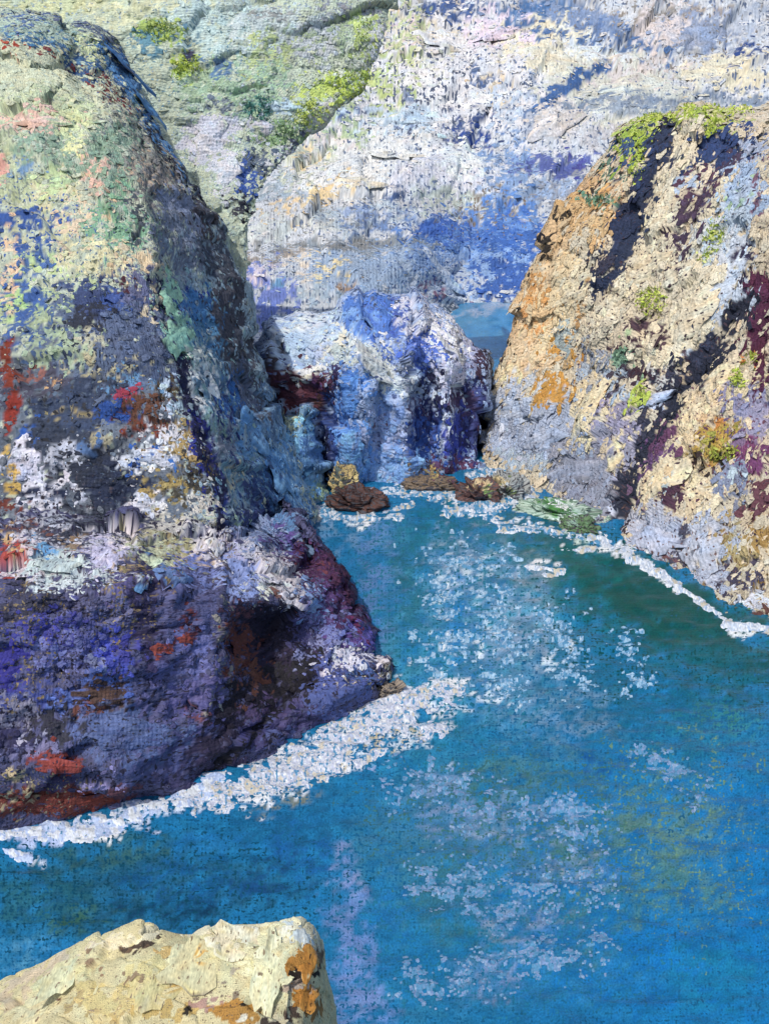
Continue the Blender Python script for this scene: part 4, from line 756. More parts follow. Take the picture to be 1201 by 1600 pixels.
MID = (('#8fa6cc', .75), [
    (500, 520, 80, 36, -10, '#a9bfd8', .85, .82), (470, 500, 40, 26, -30, '#c0cbdc', .8, .85), (455, 545, 36, 40, 0, '#9db6d0', .8, .85), (520, 535, 40, 24, 0, '#cbc9b8', .6, .82), (480, 580, 30, 12, 0, '#d9d9c8', .9, .92),
    (495, 545, 16, 22, 0, '#a9b9d8', .7, .9), (540, 555, 40, 30, 0, '#a9b8b8', .7, .78), (590, 560, 40, 40, 0, '#c6cfce', .8, .82), (580, 490, 50, 36, 0, '#3f6fbc', .9, .86), (610, 510, 40, 30, 20, '#416cc0', .8, .85),
    (600, 470, 60, 9, 5, '#44506c', .5, .75), (560, 500, 36, 26, 0, '#6a98d4', .5, .85), (630, 490, 20, 40, 20, '#3b55a4', .7, .85), (650, 500, 30, 40, 10, '#b9bccc', .7, .75), (690, 520, 50, 26, 25, '#c8cbe2', .85, .85),
    (640, 540, 40, 26, 0, '#5c7fcc', .7, .85), (670, 550, 30, 36, 0, '#4468c4', .8, .85), (710, 550, 26, 14, 10, '#dbe2f2', .95, .94), (710, 580, 36, 30, 0, '#b0b6d4', .85, .85), (740, 540, 20, 30, 0, '#a4a9d0', .7, .82),
    (735, 580, 16, 36, 0, '#8289ac', .6, .75), (752, 560, 12, 40, 0, '#3c2a3c', .7, .82), (620, 600, 40, 30, 0, '#b9c8d8', .8, .82), (640, 580, 14, 50, 0, '#6b7a98', .5, .75),
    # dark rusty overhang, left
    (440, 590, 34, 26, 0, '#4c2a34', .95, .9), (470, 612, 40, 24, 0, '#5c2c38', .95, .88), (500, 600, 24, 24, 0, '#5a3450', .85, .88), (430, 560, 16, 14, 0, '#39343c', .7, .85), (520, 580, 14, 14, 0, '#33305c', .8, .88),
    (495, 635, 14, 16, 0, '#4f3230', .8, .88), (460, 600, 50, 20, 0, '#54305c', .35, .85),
    # front
    (545, 620, 30, 46, 0, '#4580cc', .9, .9), (550, 670, 36, 40, 0, '#4f8ad4', .85, .88), (545, 710, 30, 40, 5, '#5c98de', .85, .9), (515, 680, 16, 60, 0, '#2c4684', .85, .86), (510, 730, 16, 30, 0, '#253058', .7, .85),
    (590, 640, 40, 30, 0, '#8ea4cc', .85, .82), (600, 680, 40, 40, 0, '#8fa0c8', .8, .8), (595, 660, 9, 18, 0, '#6c5668', .7, .85), (620, 650, 30, 22, 0, '#6f94d2', .7, .85), (620, 720, 60, 36, 0, '#689ade', .9, .92),
    (580, 740, 40, 22, 0, '#6f9fe0', .85, .92), (640, 680, 26, 40, 0, '#7f8fb4', .7, .75), (655, 650, 26, 20, 0, '#5c4f74', .55, .7), (670, 660, 26, 40, 0, '#24306c', .8, .85), (665, 690, 30, 40, 0, '#2f5aac', .7, .85),
    (680, 610, 16, 30, 0, '#252848', .8, .86), (694, 660, 6, 42, 0, '#a8b4e0', .95, .94), (700, 615, 26, 8, -15, '#b8c4e6', .8, .92), (715, 680, 20, 50, 0, '#3244a4', .9, .9), (740, 660, 20, 70, 0, '#292c60', .9, .9),
    (725, 630, 24, 20, 0, '#4a3c60', .7, .85), (750, 690, 8, 60, 0, '#45283c', .6, .82), (690, 735, 50, 12, 0, '#5c3450', .8, .86), (660, 742, 40, 14, 0, '#8c7a60', .6, .75), (672, 744, 18, 9, 0, '#b89f58', .7, .88), (705, 725, 30, 9, 0, '#62446c', .6, .85),
    (640, 760, 30, 9, 0, '#c9d6ea', .7, .9),
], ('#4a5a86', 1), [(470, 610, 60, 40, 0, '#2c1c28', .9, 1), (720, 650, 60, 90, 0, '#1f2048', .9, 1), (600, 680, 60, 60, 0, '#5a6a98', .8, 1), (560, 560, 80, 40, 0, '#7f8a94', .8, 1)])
MID[1].extend(st([(508, 610), (512, 680), (506, 755)], 8, '#222c58', .9) + st([(676, 580), (670, 640), (662, 710)], 7, '#34427c', .7) + st([(742, 590), (742, 720)], 9, '#3c4a84', .7) + st([(694, 615), (693, 700)], 5, '#b4c0e8', .9)  # dark strokes paint the shade of the vertical clefts
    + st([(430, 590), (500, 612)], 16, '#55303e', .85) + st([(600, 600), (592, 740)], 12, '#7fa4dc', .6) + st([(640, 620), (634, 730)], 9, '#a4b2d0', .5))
mid = empty('rock_stack', at(600, 755, 86))
build_surf('rock_face', SM, m_mid, MID, mid, seed=121, tone=1.3, covk=.90, desat=.08)
crusts('rock_crust', SM, m_mid, mid, 5200, r=(2.5, 8), asp=(1, 2.2), ang=70, angj=50, seed=125, wander=7)
slabs('slab', SM, m_mid, mid, [(480, 579, 22, 8, -5, '#dedecf'), (712, 549, 20, 9, 10, '#dfe6f4'), (694, 662, 5, 34, 2, '#acb8e4'), (588, 566, 26, 18, 0, '#c9d2d2'), (580, 492, 28, 18, 15, '#4674c2'), (548, 622, 14, 30, 4, '#4b87d2'),
      (546, 706, 18, 28, 4, '#639fe2'), (622, 722, 34, 18, 0, '#6fa0e2'), (712, 585, 20, 16, 0, '#b4bad8'), (462, 606, 30, 12, 18, '#5e2e3a'), (690, 520, 24, 10, 30, '#cccfe6'), (500, 525, 30, 14, -10, '#adc3dc')], seed=17, thick=2.2)
tag(mid, 'blocky blue rock stack with pale crown standing across the cove', 'rock')

# pillar on its left
GP = grid([
    row((415, 790, 100), W0(430, 806), W0(455, 808), W0(480, 802), W0(505, 795), W0(520, 780), (515, 770, 96)),
    row((418, 735, 98), (432, 745, 79.5), (458, 748, 78), (482, 748, 78.5), (502, 745, 80), (512, 740, 83), (508, 735, 96)),
    row((420, 680, 98), (434, 685, 80.5), (458, 686, 79.5), (480, 686, 80), (494, 686, 81.5), (502, 684, 84), (500, 682, 96)),
    row((422, 645, 99), (434, 644, 83), (456, 640, 82), (478, 636, 82.5), (492, 640, 84), (498, 644, 86), (497, 646, 97)),
    row((424, 640, 102), (436, 636, 90), (456, 632, 90), (476, 630, 90), (490, 634, 91), (496, 638, 92), (496, 640, 99)),
    row((424, 660, 106), (436, 656, 104), (456, 652, 104), (476, 650, 104), (490, 654, 104), (496, 658, 104), (496, 660, 106))])
SP = loft(GP, disp=(6, 4, 1.3), seed=131, facet=3.5, creases=[([(455, 650), (452, 720), (448, 780)], 6, -5)])
PIL = (('#6f96ba', .78), [(455, 665, 40, 26, 0, '#9aa58c', .75, .8), (470, 690, 30, 40, 0, '#78b0d2', .8, .85), (440, 690, 18, 40, 0, '#7f8d76', .7, .78), (490, 700, 12, 50, 0, '#4f7ab0', .8, .85), (450, 740, 40, 26, 0, '#6a9cc8', .85, .86),
      (470, 770, 30, 30, 0, '#6fa8d4', .75, .88), (430, 760, 16, 40, 0, '#3a5470', .75, .82), (450, 780, 14, 10, 0, '#5a4c54', .7, .85), (455, 795, 24, 14, 0, '#a9cbe6', .8, .92), (500, 770, 14, 20, 0, '#8fa88c', .6, .8), (480, 735, 20, 10, 0, '#3f6a94', .6, .85)],
      ('#3f5a78', 1), [])
pil = empty('rock_pillar', at(470, 800, 79))
build_surf('rock_face', SP, m_mid, PIL, pil, seed=135, tone=1.3)
crusts('rock_crust', SP, m_mid, pil, 900, r=(2.5, 7), asp=(1, 2.2), ang=80, angj=40, seed=137, wander=6)
tag(pil, 'narrow teal and olive rock pillar between headland flank and blue stack', 'rock')

# ------------------------------------------------------------------ right cliff
m_rt = surface_mat('cream_rock', rough=.85, bump=.7, dist=.35)
GR = grid([
    row((752, 716, 125), W0(750, 728), W0(795, 748), W0(860, 786), W0(950, 856), W0(1050, 926), W0(1130, 974), W0(1201, 998), W0(1320, 1035), W0(1460, 1070)),
    row((757, 660, 125), (755, 668, 95), (795, 690, 90.5), (865, 725, 83.5), (952, 790, 74.5), (1052, 850, 66), (1130, 895, 61), (1201, 915, 58.5), (1320, 950, 54), (1460, 980, 50)),
    row((768, 600, 126), (766, 605, 97), (808, 615, 92.5), (880, 640, 87), (962, 690, 79), (1058, 745, 70.5), (1136, 780, 66), (1204, 795, 63), (1320, 820, 58), (1460, 840, 54)),
    row((788, 540, 127), (783, 545, 98.5), (828, 545, 94.5), (898, 560, 90), (975, 595, 83), (1065, 635, 75.5), (1142, 660, 71), (1208, 670, 68), (1320, 685, 62), (1460, 700, 58)),
    row((812, 470, 128), (806, 475, 100), (850, 470, 96.5), (915, 475, 92), (990, 495, 86.5), (1075, 520, 80), (1150, 538, 75.5), (1212, 545, 72.5), (1320, 555, 66), (1460, 560, 62)),
    row((854, 365, 129), (846, 372, 102), (888, 365, 99), (945, 360, 95), (1015, 372, 90.5), (1092, 385, 85.5), (1160, 392, 81), (1220, 395, 78), (1320, 395, 72), (1460, 390, 68)),
    row((914, 280, 130), (906, 286, 104), (940, 276, 101.5), (982, 264, 98.5), (1040, 264, 95), (1108, 268, 90.5), (1170, 270, 86.5), (1226, 268, 83.5), (1320, 260, 78), (1460, 250, 73)),
    row((960, 215, 131), (954, 222, 107), (982, 205, 105), (1015, 194, 103), (1060, 188, 100), (1115, 190, 96.5), (1172, 192, 93), (1230, 188, 90), (1320, 180, 84), (1460, 170, 79)),
    row((985, 200, 133), (982, 196, 113), (1005, 182, 112), (1032, 174, 111), (1070, 166, 109), (1118, 162, 106), (1175, 164, 103), (1232, 160, 100), (1320, 152, 95), (1460, 142, 90)),
    row((990, 205, 140), (990, 198, 130), (1010, 186, 130), (1035, 180, 130), (1072, 174, 130), (1120, 172, 128), (1176, 172, 126), (1232, 168, 124), (1320, 160, 120), (1460, 150, 116))])
SR = loft(GR, disp=(4, 2.2, .7), seed=141, facet=1.8, strat=1.2, block=(12, 4.5), grain=.62, sdir=-58, creases=[
    ([(1062, 205), (1030, 260), (1000, 330), (968, 400), (935, 450)], 15, -16), ([(1088, 195), (1058, 260), (1035, 330), (1005, 390), (960, 450)], 10, 9),
    ([(1165, 470), (1100, 545), (1050, 610), (1010, 680), (975, 760), (958, 810)], 15, -16), ([(1110, 440), (1070, 510), (1030, 540), (960, 620), (905, 700)], 15, 8),
    ([(1150, 215), (1090, 300), (1060, 400)], 12, -9), ([(1195, 440), (1185, 560), (1190, 640)], 14, -10), ([(1000, 560), (930, 640)], 12, -7), ([(880, 420), (870, 470), (855, 520)], 8, -5),
    ([(960, 840), (1060, 905), (1140, 955)], 8, -5), ([(1085, 780), (1068, 880)], 9, -7), ([(1140, 600), (1060, 720), (1010, 790)], 16, 8)])
RGT = (('#d3c6aa', .80), [
    # upper left edge, ochre and orange
    (900, 330, 60, 50, -40, '#d6b27c', .85, .74), (930, 310, 50, 22, 0, '#d9a766', .75, .82), (940, 280, 46, 26, 0, '#d8b488', .6, .8), (870, 390, 40, 50, -30, '#e0bd8c', .85, .82), (940, 270, 26, 16, 0, '#5b7a68', .7, .85), (935, 312, 30, 10, 0, '#6f9a7c', .6, .88),
    (960, 290, 40, 24, 0, '#e2d3b0', .6, .85), (850, 430, 40, 50, -25, '#dfc295', .85, .85), (830, 500, 36, 60, -15, '#e3c08c', .9, .86), (810, 560, 40, 46, -10, '#e6c79a', .9, .88), (845, 460, 16, 40, -20, '#d89c54', .6, .85), (830, 520, 20, 40, -15, '#d99c58', .55, .86),
    (800, 590, 36, 26, 0, '#e9d3a8', .85, .9), (870, 540, 40, 26, 10, '#c08a34', .75, .86), (860, 615, 30, 26, 10, '#c48f38', .9, .9), (890, 560, 30, 20, 0, '#d8b37c', .5, .85), (940, 625, 14, 18, 20, '#b98438', .85, .9), (890, 500, 40, 40, -20, '#dcd0b0', .7, .66), (905, 450, 50, 40, -30, '#e3d5b2', .75, .66),
    (880, 480, 22, 36, -15, '#d9cba8', .7, .88), (905, 480, 12, 40, 15, '#b98f58', .55, .85), (870, 520, 36, 30, 0, '#a4b4b4', .6, .82), (960, 470, 50, 50, 0, '#d8cdb0', .7, .62), (975, 430, 40, 40, -30, '#d8c8a4', .6, .64),
    # dark crevice and blue shade near the top, shade put into the colour
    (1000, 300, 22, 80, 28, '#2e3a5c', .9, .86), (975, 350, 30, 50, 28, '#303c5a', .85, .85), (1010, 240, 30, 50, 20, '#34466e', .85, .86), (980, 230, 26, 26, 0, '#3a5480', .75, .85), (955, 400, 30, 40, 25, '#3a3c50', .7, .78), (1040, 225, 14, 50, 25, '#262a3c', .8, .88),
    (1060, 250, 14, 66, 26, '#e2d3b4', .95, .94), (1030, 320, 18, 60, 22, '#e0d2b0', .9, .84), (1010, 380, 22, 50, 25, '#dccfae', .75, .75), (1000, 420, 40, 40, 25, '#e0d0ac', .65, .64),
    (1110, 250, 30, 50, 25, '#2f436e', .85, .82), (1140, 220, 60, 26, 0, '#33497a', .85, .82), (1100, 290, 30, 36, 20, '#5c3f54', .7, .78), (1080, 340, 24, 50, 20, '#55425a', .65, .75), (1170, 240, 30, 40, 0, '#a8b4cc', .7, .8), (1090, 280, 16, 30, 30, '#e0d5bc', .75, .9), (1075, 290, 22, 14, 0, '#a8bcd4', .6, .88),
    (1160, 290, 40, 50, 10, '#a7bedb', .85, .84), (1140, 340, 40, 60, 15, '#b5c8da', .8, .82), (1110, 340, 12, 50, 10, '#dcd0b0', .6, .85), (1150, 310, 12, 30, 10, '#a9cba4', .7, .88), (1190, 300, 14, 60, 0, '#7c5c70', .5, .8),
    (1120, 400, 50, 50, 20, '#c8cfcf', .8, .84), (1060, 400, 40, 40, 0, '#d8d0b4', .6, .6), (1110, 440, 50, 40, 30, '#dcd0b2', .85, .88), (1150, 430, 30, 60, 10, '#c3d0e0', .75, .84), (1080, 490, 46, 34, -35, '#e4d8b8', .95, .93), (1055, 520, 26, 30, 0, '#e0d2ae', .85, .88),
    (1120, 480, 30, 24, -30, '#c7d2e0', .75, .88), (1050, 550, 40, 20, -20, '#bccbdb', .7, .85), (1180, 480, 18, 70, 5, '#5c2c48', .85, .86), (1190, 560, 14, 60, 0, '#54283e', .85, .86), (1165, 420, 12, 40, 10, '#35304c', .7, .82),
    # middle dark diagonal: cleft shade painted into the rock colour
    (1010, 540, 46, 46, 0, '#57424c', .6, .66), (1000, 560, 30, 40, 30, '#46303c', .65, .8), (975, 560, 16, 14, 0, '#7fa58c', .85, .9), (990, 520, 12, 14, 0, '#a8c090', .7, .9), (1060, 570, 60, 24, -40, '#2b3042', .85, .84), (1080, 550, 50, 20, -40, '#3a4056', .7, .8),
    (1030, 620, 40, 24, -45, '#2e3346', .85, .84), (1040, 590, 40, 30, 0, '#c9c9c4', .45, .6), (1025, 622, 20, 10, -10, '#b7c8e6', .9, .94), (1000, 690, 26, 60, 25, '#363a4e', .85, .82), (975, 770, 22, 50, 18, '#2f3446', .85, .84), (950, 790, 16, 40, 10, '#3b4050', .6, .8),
    (940, 590, 50, 36, 0, '#a8b8c8', .75, .78), (920, 560, 36, 30, 0, '#9aa4b4', .6, .76), (920, 630, 30, 50, 35, '#e0cfa6', .85, .88), (900, 660, 26, 40, 35, '#dccfae', .75, .86), (960, 650, 40, 40, 20, '#9a96b0', .75, .8), (1000, 610, 16, 10, 0, '#b9cf50', .8, .92), (985, 625, 8, 16, 0, '#bcd04c', .7, .92),
    (970, 700, 20, 40, 15, '#e6d6ac', .75, .9), (960, 710, 40, 50, 20, '#a0a0b8', .6, .82), (930, 720, 40, 50, 20, '#8d90a4', .8, .8),
    # lower left: blue grey, lilac
    (790, 630, 40, 30, 0, '#b7c2d4', .85, .86), (810, 680, 60, 40, 10, '#a9b5cc', .9, .86), (870, 650, 30, 40, 0, '#b4c0d0', .8, .84), (870, 690, 60, 40, 20, '#9fb0ca', .85, .84), (830, 720, 60, 22, 25, '#aabccc', .8, .86), (900, 750, 60, 40, 30, '#9096a8', .85, .82), (880, 730, 50, 14, 10, '#acbad2', .7, .88),
    (925, 780, 40, 30, 30, '#888b9c', .8, .8), (860, 700, 40, 22, 0, '#6f7c94', .5, .8), (780, 660, 20, 30, 0, '#c7cedb', .7, .88), (830, 600, 30, 20, 0, '#c3c8cc', .6, .85), (885, 700, 16, 36, 25, '#dcc9a2', .6, .88),
    # right lower: cream over plum
    (1120, 590, 46, 30, -20, '#e3d0a8', .8, .74), (1090, 620, 50, 40, -20, '#dfc9a4', .75, .72), (1160, 620, 40, 40, 0, '#8f90b4', .75, .82), (1180, 650, 26, 40, 0, '#9c9ab8', .7, .8), (1150, 615, 30, 20, 0, '#e8d8ae', .6, .9), (1190, 595, 14, 9, 0, '#ead9a8', .9, .94),
    (1090, 670, 40, 40, 0, '#dcc196', .65, .74), (1110, 690, 60, 40, 0, '#b89a44', .65, .74), (1125, 700, 40, 22, 0, '#a9a440', .6, .82), (1120, 655, 30, 14, 0, '#c98a44', .6, .85), (1170, 720, 30, 40, 0, '#7c4470', .85, .86), (1160, 690, 26, 22, 30, '#7f6a8c', .7, .84), (1060, 640, 20, 20, 0, '#e4d2a8', .8, .88),
    (1040, 690, 30, 40, 20, '#6a4468', .85, .84), (1020, 720, 26, 46, 25, '#70507c', .75, .82), (1010, 780, 26, 40, 20, '#6c5674', .7, .8), (1060, 710, 40, 26, -10, '#e2d0a8', .75, .76), (1040, 740, 40, 30, -40, '#e4d0a8', .85, .86), (1010, 760, 22, 26, -40, '#e2c9a4', .8, .9), (1080, 740, 40, 40, 0, '#d8c59c', .6, .72),
    (1090, 760, 24, 16, 0, '#e8d5b0', .95, .95), (1100, 720, 26, 20, 0, '#3c3230', .5, .8), (1125, 715, 9, 10, 0, '#23261c', .9, .92), (1112, 750, 14, 40, 0, '#b58f44', .65, .84), (1080, 790, 30, 14, 0, '#e4d4b0', .6, .86), (1140, 760, 36, 40, 0, '#8892ac', .8, .82), (1150, 740, 20, 12, 0, '#b8cbd4', .6, .9),
    (1180, 780, 26, 40, 0, '#6c4450', .7, .8), (1035, 760, 24, 26, 0, '#a9c0cc', .7, .84), (1060, 780, 24, 22, 0, '#55384c', .75, .76),
    # foot: pale blue rock, brown and ochre
    (990, 830, 60, 26, 25, '#b9bfd0', .85, .82), (1040, 840, 60, 40, 20, '#aeb6cc', .9, .84), (970, 815, 14, 22, 0, '#453a40', .7, .82), (1020, 810, 40, 22, 0, '#b7bccb', .8, .8), (1030, 880, 46, 14, 10, '#7c5458', .65, .72), (1075, 860, 22, 40, 10, '#4a4a5c', .85, .85), (1110, 850, 46, 50, 0, '#b4bccc', .85, .78),
    (1130, 830, 20, 26, 0, '#a8905c', .5, .76), (1110, 900, 40, 30, 0, '#b0bace', .8, .84), (1160, 860, 36, 50, 0, '#b0a070', .45, .72), (1140, 910, 30, 30, 10, '#484458', .75, .82), (1180, 900, 18, 40, 0, '#4e4a62', .8, .84), (1165, 935, 26, 16, -10, '#d3d9e6', .8, .9), (1185, 840, 20, 26, 0, '#a98a4c', .6, .78),
    (1060, 915, 50, 14, 32, '#8c7448', .75, .82), (1110, 945, 50, 12, 22, '#927546', .8, .82), (1150, 962, 50, 12, 12, '#6f4a44', .85, .85), (1180, 975, 30, 12, 5, '#8c6450', .7, .82), (1140, 960, 14, 9, 0, '#6f8a3c', .6, .88), (960, 840, 46, 12, 35, '#d2dae8', .8, .88), (1010, 880, 40, 9, 30, '#d9dfea', .7, .88),
    # grass on the brow
    (1060, 180, 90, 16, -4, '#b3c648', .9, .86), (1140, 178, 50, 16, 0, '#c3cc78', .8, .86), (1000, 205, 40, 14, -25, '#b5c85a', .75, .85), (1180, 185, 30, 20, 0, '#d3c9b4', .7, .88), (1110, 190, 26, 10, -20, '#dccbae', .75, .9),
    (995, 240, 14, 36, 10, '#9db63c', .7, .85), (1110, 200, 26, 7, -20, '#9fb83c', .7, .88),
    # near-black left edge
    (830, 400, 7, 70, 28, '#33333c', .5, .8), (775, 570, 6, 40, 14, '#3a2c28', .5, .82),
], ('#4c3d48', 1), [(880, 400, 60, 140, 20, '#57493c', .85, 1), (1150, 300, 70, 90, 0, '#3a4466', .9, 1), (850, 690, 120, 70, 15, '#6c7688', .95, 1), (1120, 680, 80, 70, 0, '#6a4458', .85, 1), (1080, 860, 130, 60, 25, '#6f5450', .9, 1), (1170, 870, 50, 80, 0, '#8c7038', .6, 1),
                    (1000, 540, 90, 60, -30, '#3c2f3c', .9, 1), (830, 540, 50, 90, -15, '#a8895c', .8, 1)])
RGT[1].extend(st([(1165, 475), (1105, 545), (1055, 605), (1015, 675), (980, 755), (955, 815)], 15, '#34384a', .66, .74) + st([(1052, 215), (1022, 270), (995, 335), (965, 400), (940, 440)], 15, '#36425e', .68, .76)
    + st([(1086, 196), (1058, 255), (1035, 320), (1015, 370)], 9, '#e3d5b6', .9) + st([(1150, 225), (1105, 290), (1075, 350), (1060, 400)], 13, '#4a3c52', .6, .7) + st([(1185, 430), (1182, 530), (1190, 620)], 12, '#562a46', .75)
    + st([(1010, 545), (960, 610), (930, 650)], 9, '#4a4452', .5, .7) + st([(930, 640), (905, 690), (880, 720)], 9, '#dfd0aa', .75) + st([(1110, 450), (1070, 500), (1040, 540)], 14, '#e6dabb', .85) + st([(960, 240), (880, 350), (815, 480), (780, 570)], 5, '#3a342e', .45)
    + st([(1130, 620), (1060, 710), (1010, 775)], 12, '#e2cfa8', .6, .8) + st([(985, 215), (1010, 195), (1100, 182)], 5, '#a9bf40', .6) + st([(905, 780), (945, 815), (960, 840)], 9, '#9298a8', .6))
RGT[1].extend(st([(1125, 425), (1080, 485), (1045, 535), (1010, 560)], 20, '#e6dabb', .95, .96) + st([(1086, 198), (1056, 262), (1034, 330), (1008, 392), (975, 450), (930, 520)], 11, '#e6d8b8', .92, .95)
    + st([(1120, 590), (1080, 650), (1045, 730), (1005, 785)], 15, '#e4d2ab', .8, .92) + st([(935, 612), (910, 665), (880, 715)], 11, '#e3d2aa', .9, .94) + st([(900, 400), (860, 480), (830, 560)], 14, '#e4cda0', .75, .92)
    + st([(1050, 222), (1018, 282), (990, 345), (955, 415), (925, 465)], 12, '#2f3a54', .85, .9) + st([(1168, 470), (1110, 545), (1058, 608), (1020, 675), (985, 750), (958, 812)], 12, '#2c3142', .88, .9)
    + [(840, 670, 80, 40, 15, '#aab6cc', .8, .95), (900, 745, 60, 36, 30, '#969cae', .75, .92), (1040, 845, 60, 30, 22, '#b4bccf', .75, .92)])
RGT[1].extend(carry_on(RGT[1], 1201, 260))
rgt = empty('sunlit_cliff', at(960, 850, 70))
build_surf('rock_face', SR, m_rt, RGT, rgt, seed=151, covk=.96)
crusts('rock_crust', SR, m_rt, rgt, 7500, r=(3, 13), asp=(1.2, 3.2), ang=-60, angj=45, seed=155, wander=8, thick=(.15, .6))
slabs('slab', SR, m_rt, rgt, [(1078, 490, 40, 22, -38, '#e6dabb'), (1058, 250, 8, 52, 28, '#e5d7b8'), (1032, 322, 11, 34, 22, '#e2d4b3'), (895, 460, 18, 26, 25, '#e0d2ae'), (1010, 415, 26, 22, -30, '#e2d2ae'), (920, 632, 15, 36, 36, '#e2d1a8'), (862, 618, 20, 18, 8, '#c6923c'),
      (812, 560, 20, 34, 15, '#e8ca9e'), (832, 500, 16, 36, 18, '#e5c490'), (860, 420, 18, 30, 28, '#e3c394'), (965, 700, 10, 26, 15, '#e8d9b0'), (1024, 622, 17, 8, -10, '#bacbe8'), (1046, 742, 24, 18, -40, '#e6d3ac'), (1090, 762, 18, 11, -5, '#ead8b4'), (1010, 762, 13, 18, 35, '#e4ccA8'.lower()),
      (1118, 592, 26, 18, -25, '#e5d3ac'), (1140, 425, 22, 36, 22, '#c9d4e2'), (1155, 300, 16, 28, 10, '#acc3df'), (1060, 425, 18, 16, 0, '#dbd3b8'), (1100, 860, 24, 30, 5, '#b8c0d0'), (1030, 838, 36, 18, 20, '#b3bbd0'), (1110, 905, 22, 16, 0, '#b4bed2'), (1165, 936, 16, 9, -10, '#d6dce8'),
      (800, 640, 24, 16, 10, '#bac5d7'), (850, 690, 32, 16, 20, '#acb9d0'), (935, 628, 10, 12, 20, '#bd883c'), (1185, 600, 14, 7, 0, '#ecdcac'), (1075, 650, 16, 12, -10, '#e5d4ac'), (940, 300, 24, 10, -5, '#dcab6a'), (900, 735, 30, 14, 32, '#989fb2')], seed=19, thick=2.8)
tag(rgt, 'tall cream and ochre cliff with dark diagonal clefts on the right', 'cliff')

# ------------------------------------------------------------------ pale ledge in the foreground
m_fg = surface_mat('pale_rock', rough=.8, spec=.3, bump=.45, dist=.05, weave=.6)
con = [(-140, 1590), (0, 1531), (70, 1503), (135, 1470), (180, 1452), (222, 1437), (262, 1452), (300, 1462), (345, 1440), (400, 1444), (440, 1438), (470, 1432), (490, 1446), (502, 1470)]
GH = []
GH.append([np.array([*at(px, py, 13.0)]) + np.array([0, 1.4, -9.0]) for px, py in con])
GH.append([np.array([*at(px, py, 13.0)]) + np.array([0, .35, -.9]) for px, py in con])
GH.append([at(px, py, 13.0) for px, py in con])
r2 = [(-140, 1640), (0, 1575), (70, 1550), (135, 1522), (180, 1506), (222, 1496), (262, 1500), (300, 1502), (345, 1492), (400, 1488), (440, 1484), (458, 1480), (484, 1494), (500, 1518)]
GH.append([at(px, py, Y) for (px, py), Y in zip(r2, [12.2] * 11 + [12.2, 12.2, 12.3])])
r3 = [(-140, 1700), (0, 1640), (70, 1620), (135, 1604), (180, 1596), (222, 1590), (262, 1590), (300, 1588), (345, 1582), (400, 1575), (440, 1570), (450, 1568), (476, 1588), (492, 1612)]
GH.append([at(px, py, Y) for (px, py), Y in zip(r3, [11.2] * 11 + [11.2, 11.25, 11.4])])
r4 = [(px - 10, py + 160) for px, py in r3]
GH.append([at(px, py, 9.2) for px, py in r4])
r5 = [(px - 40, py + 420) for px, py in r3]
GH.append([at(px, py, 7.0) for px, py in r5])
GH = np.array(GH)
last = GH[:, -1]
c1 = last + np.array([.25, .1, -2.2]); c2 = last + np.array([.7, .3, -9]); c2[0, 2] = max(c2[0, 2], -1)
GH = np.concatenate([GH, c1[:, None], c2[:, None]], 1)
SH = loft(GH, step=3.2, disp=(3, .9, .35), seed=161, facet=.4, block=(8, 1.5), grain=.6, wl=(90, 34, 9), sdir=-10, creases=[([(170, 1492), (205, 1472), (250, 1464)], 7, -6), ([(455, 1490), (460, 1550), (455, 1610)], 8, -4), ([(400, 1470), (430, 1500)], 6, -3), ([(0, 1560), (80, 1560), (150, 1540)], 10, -4)])
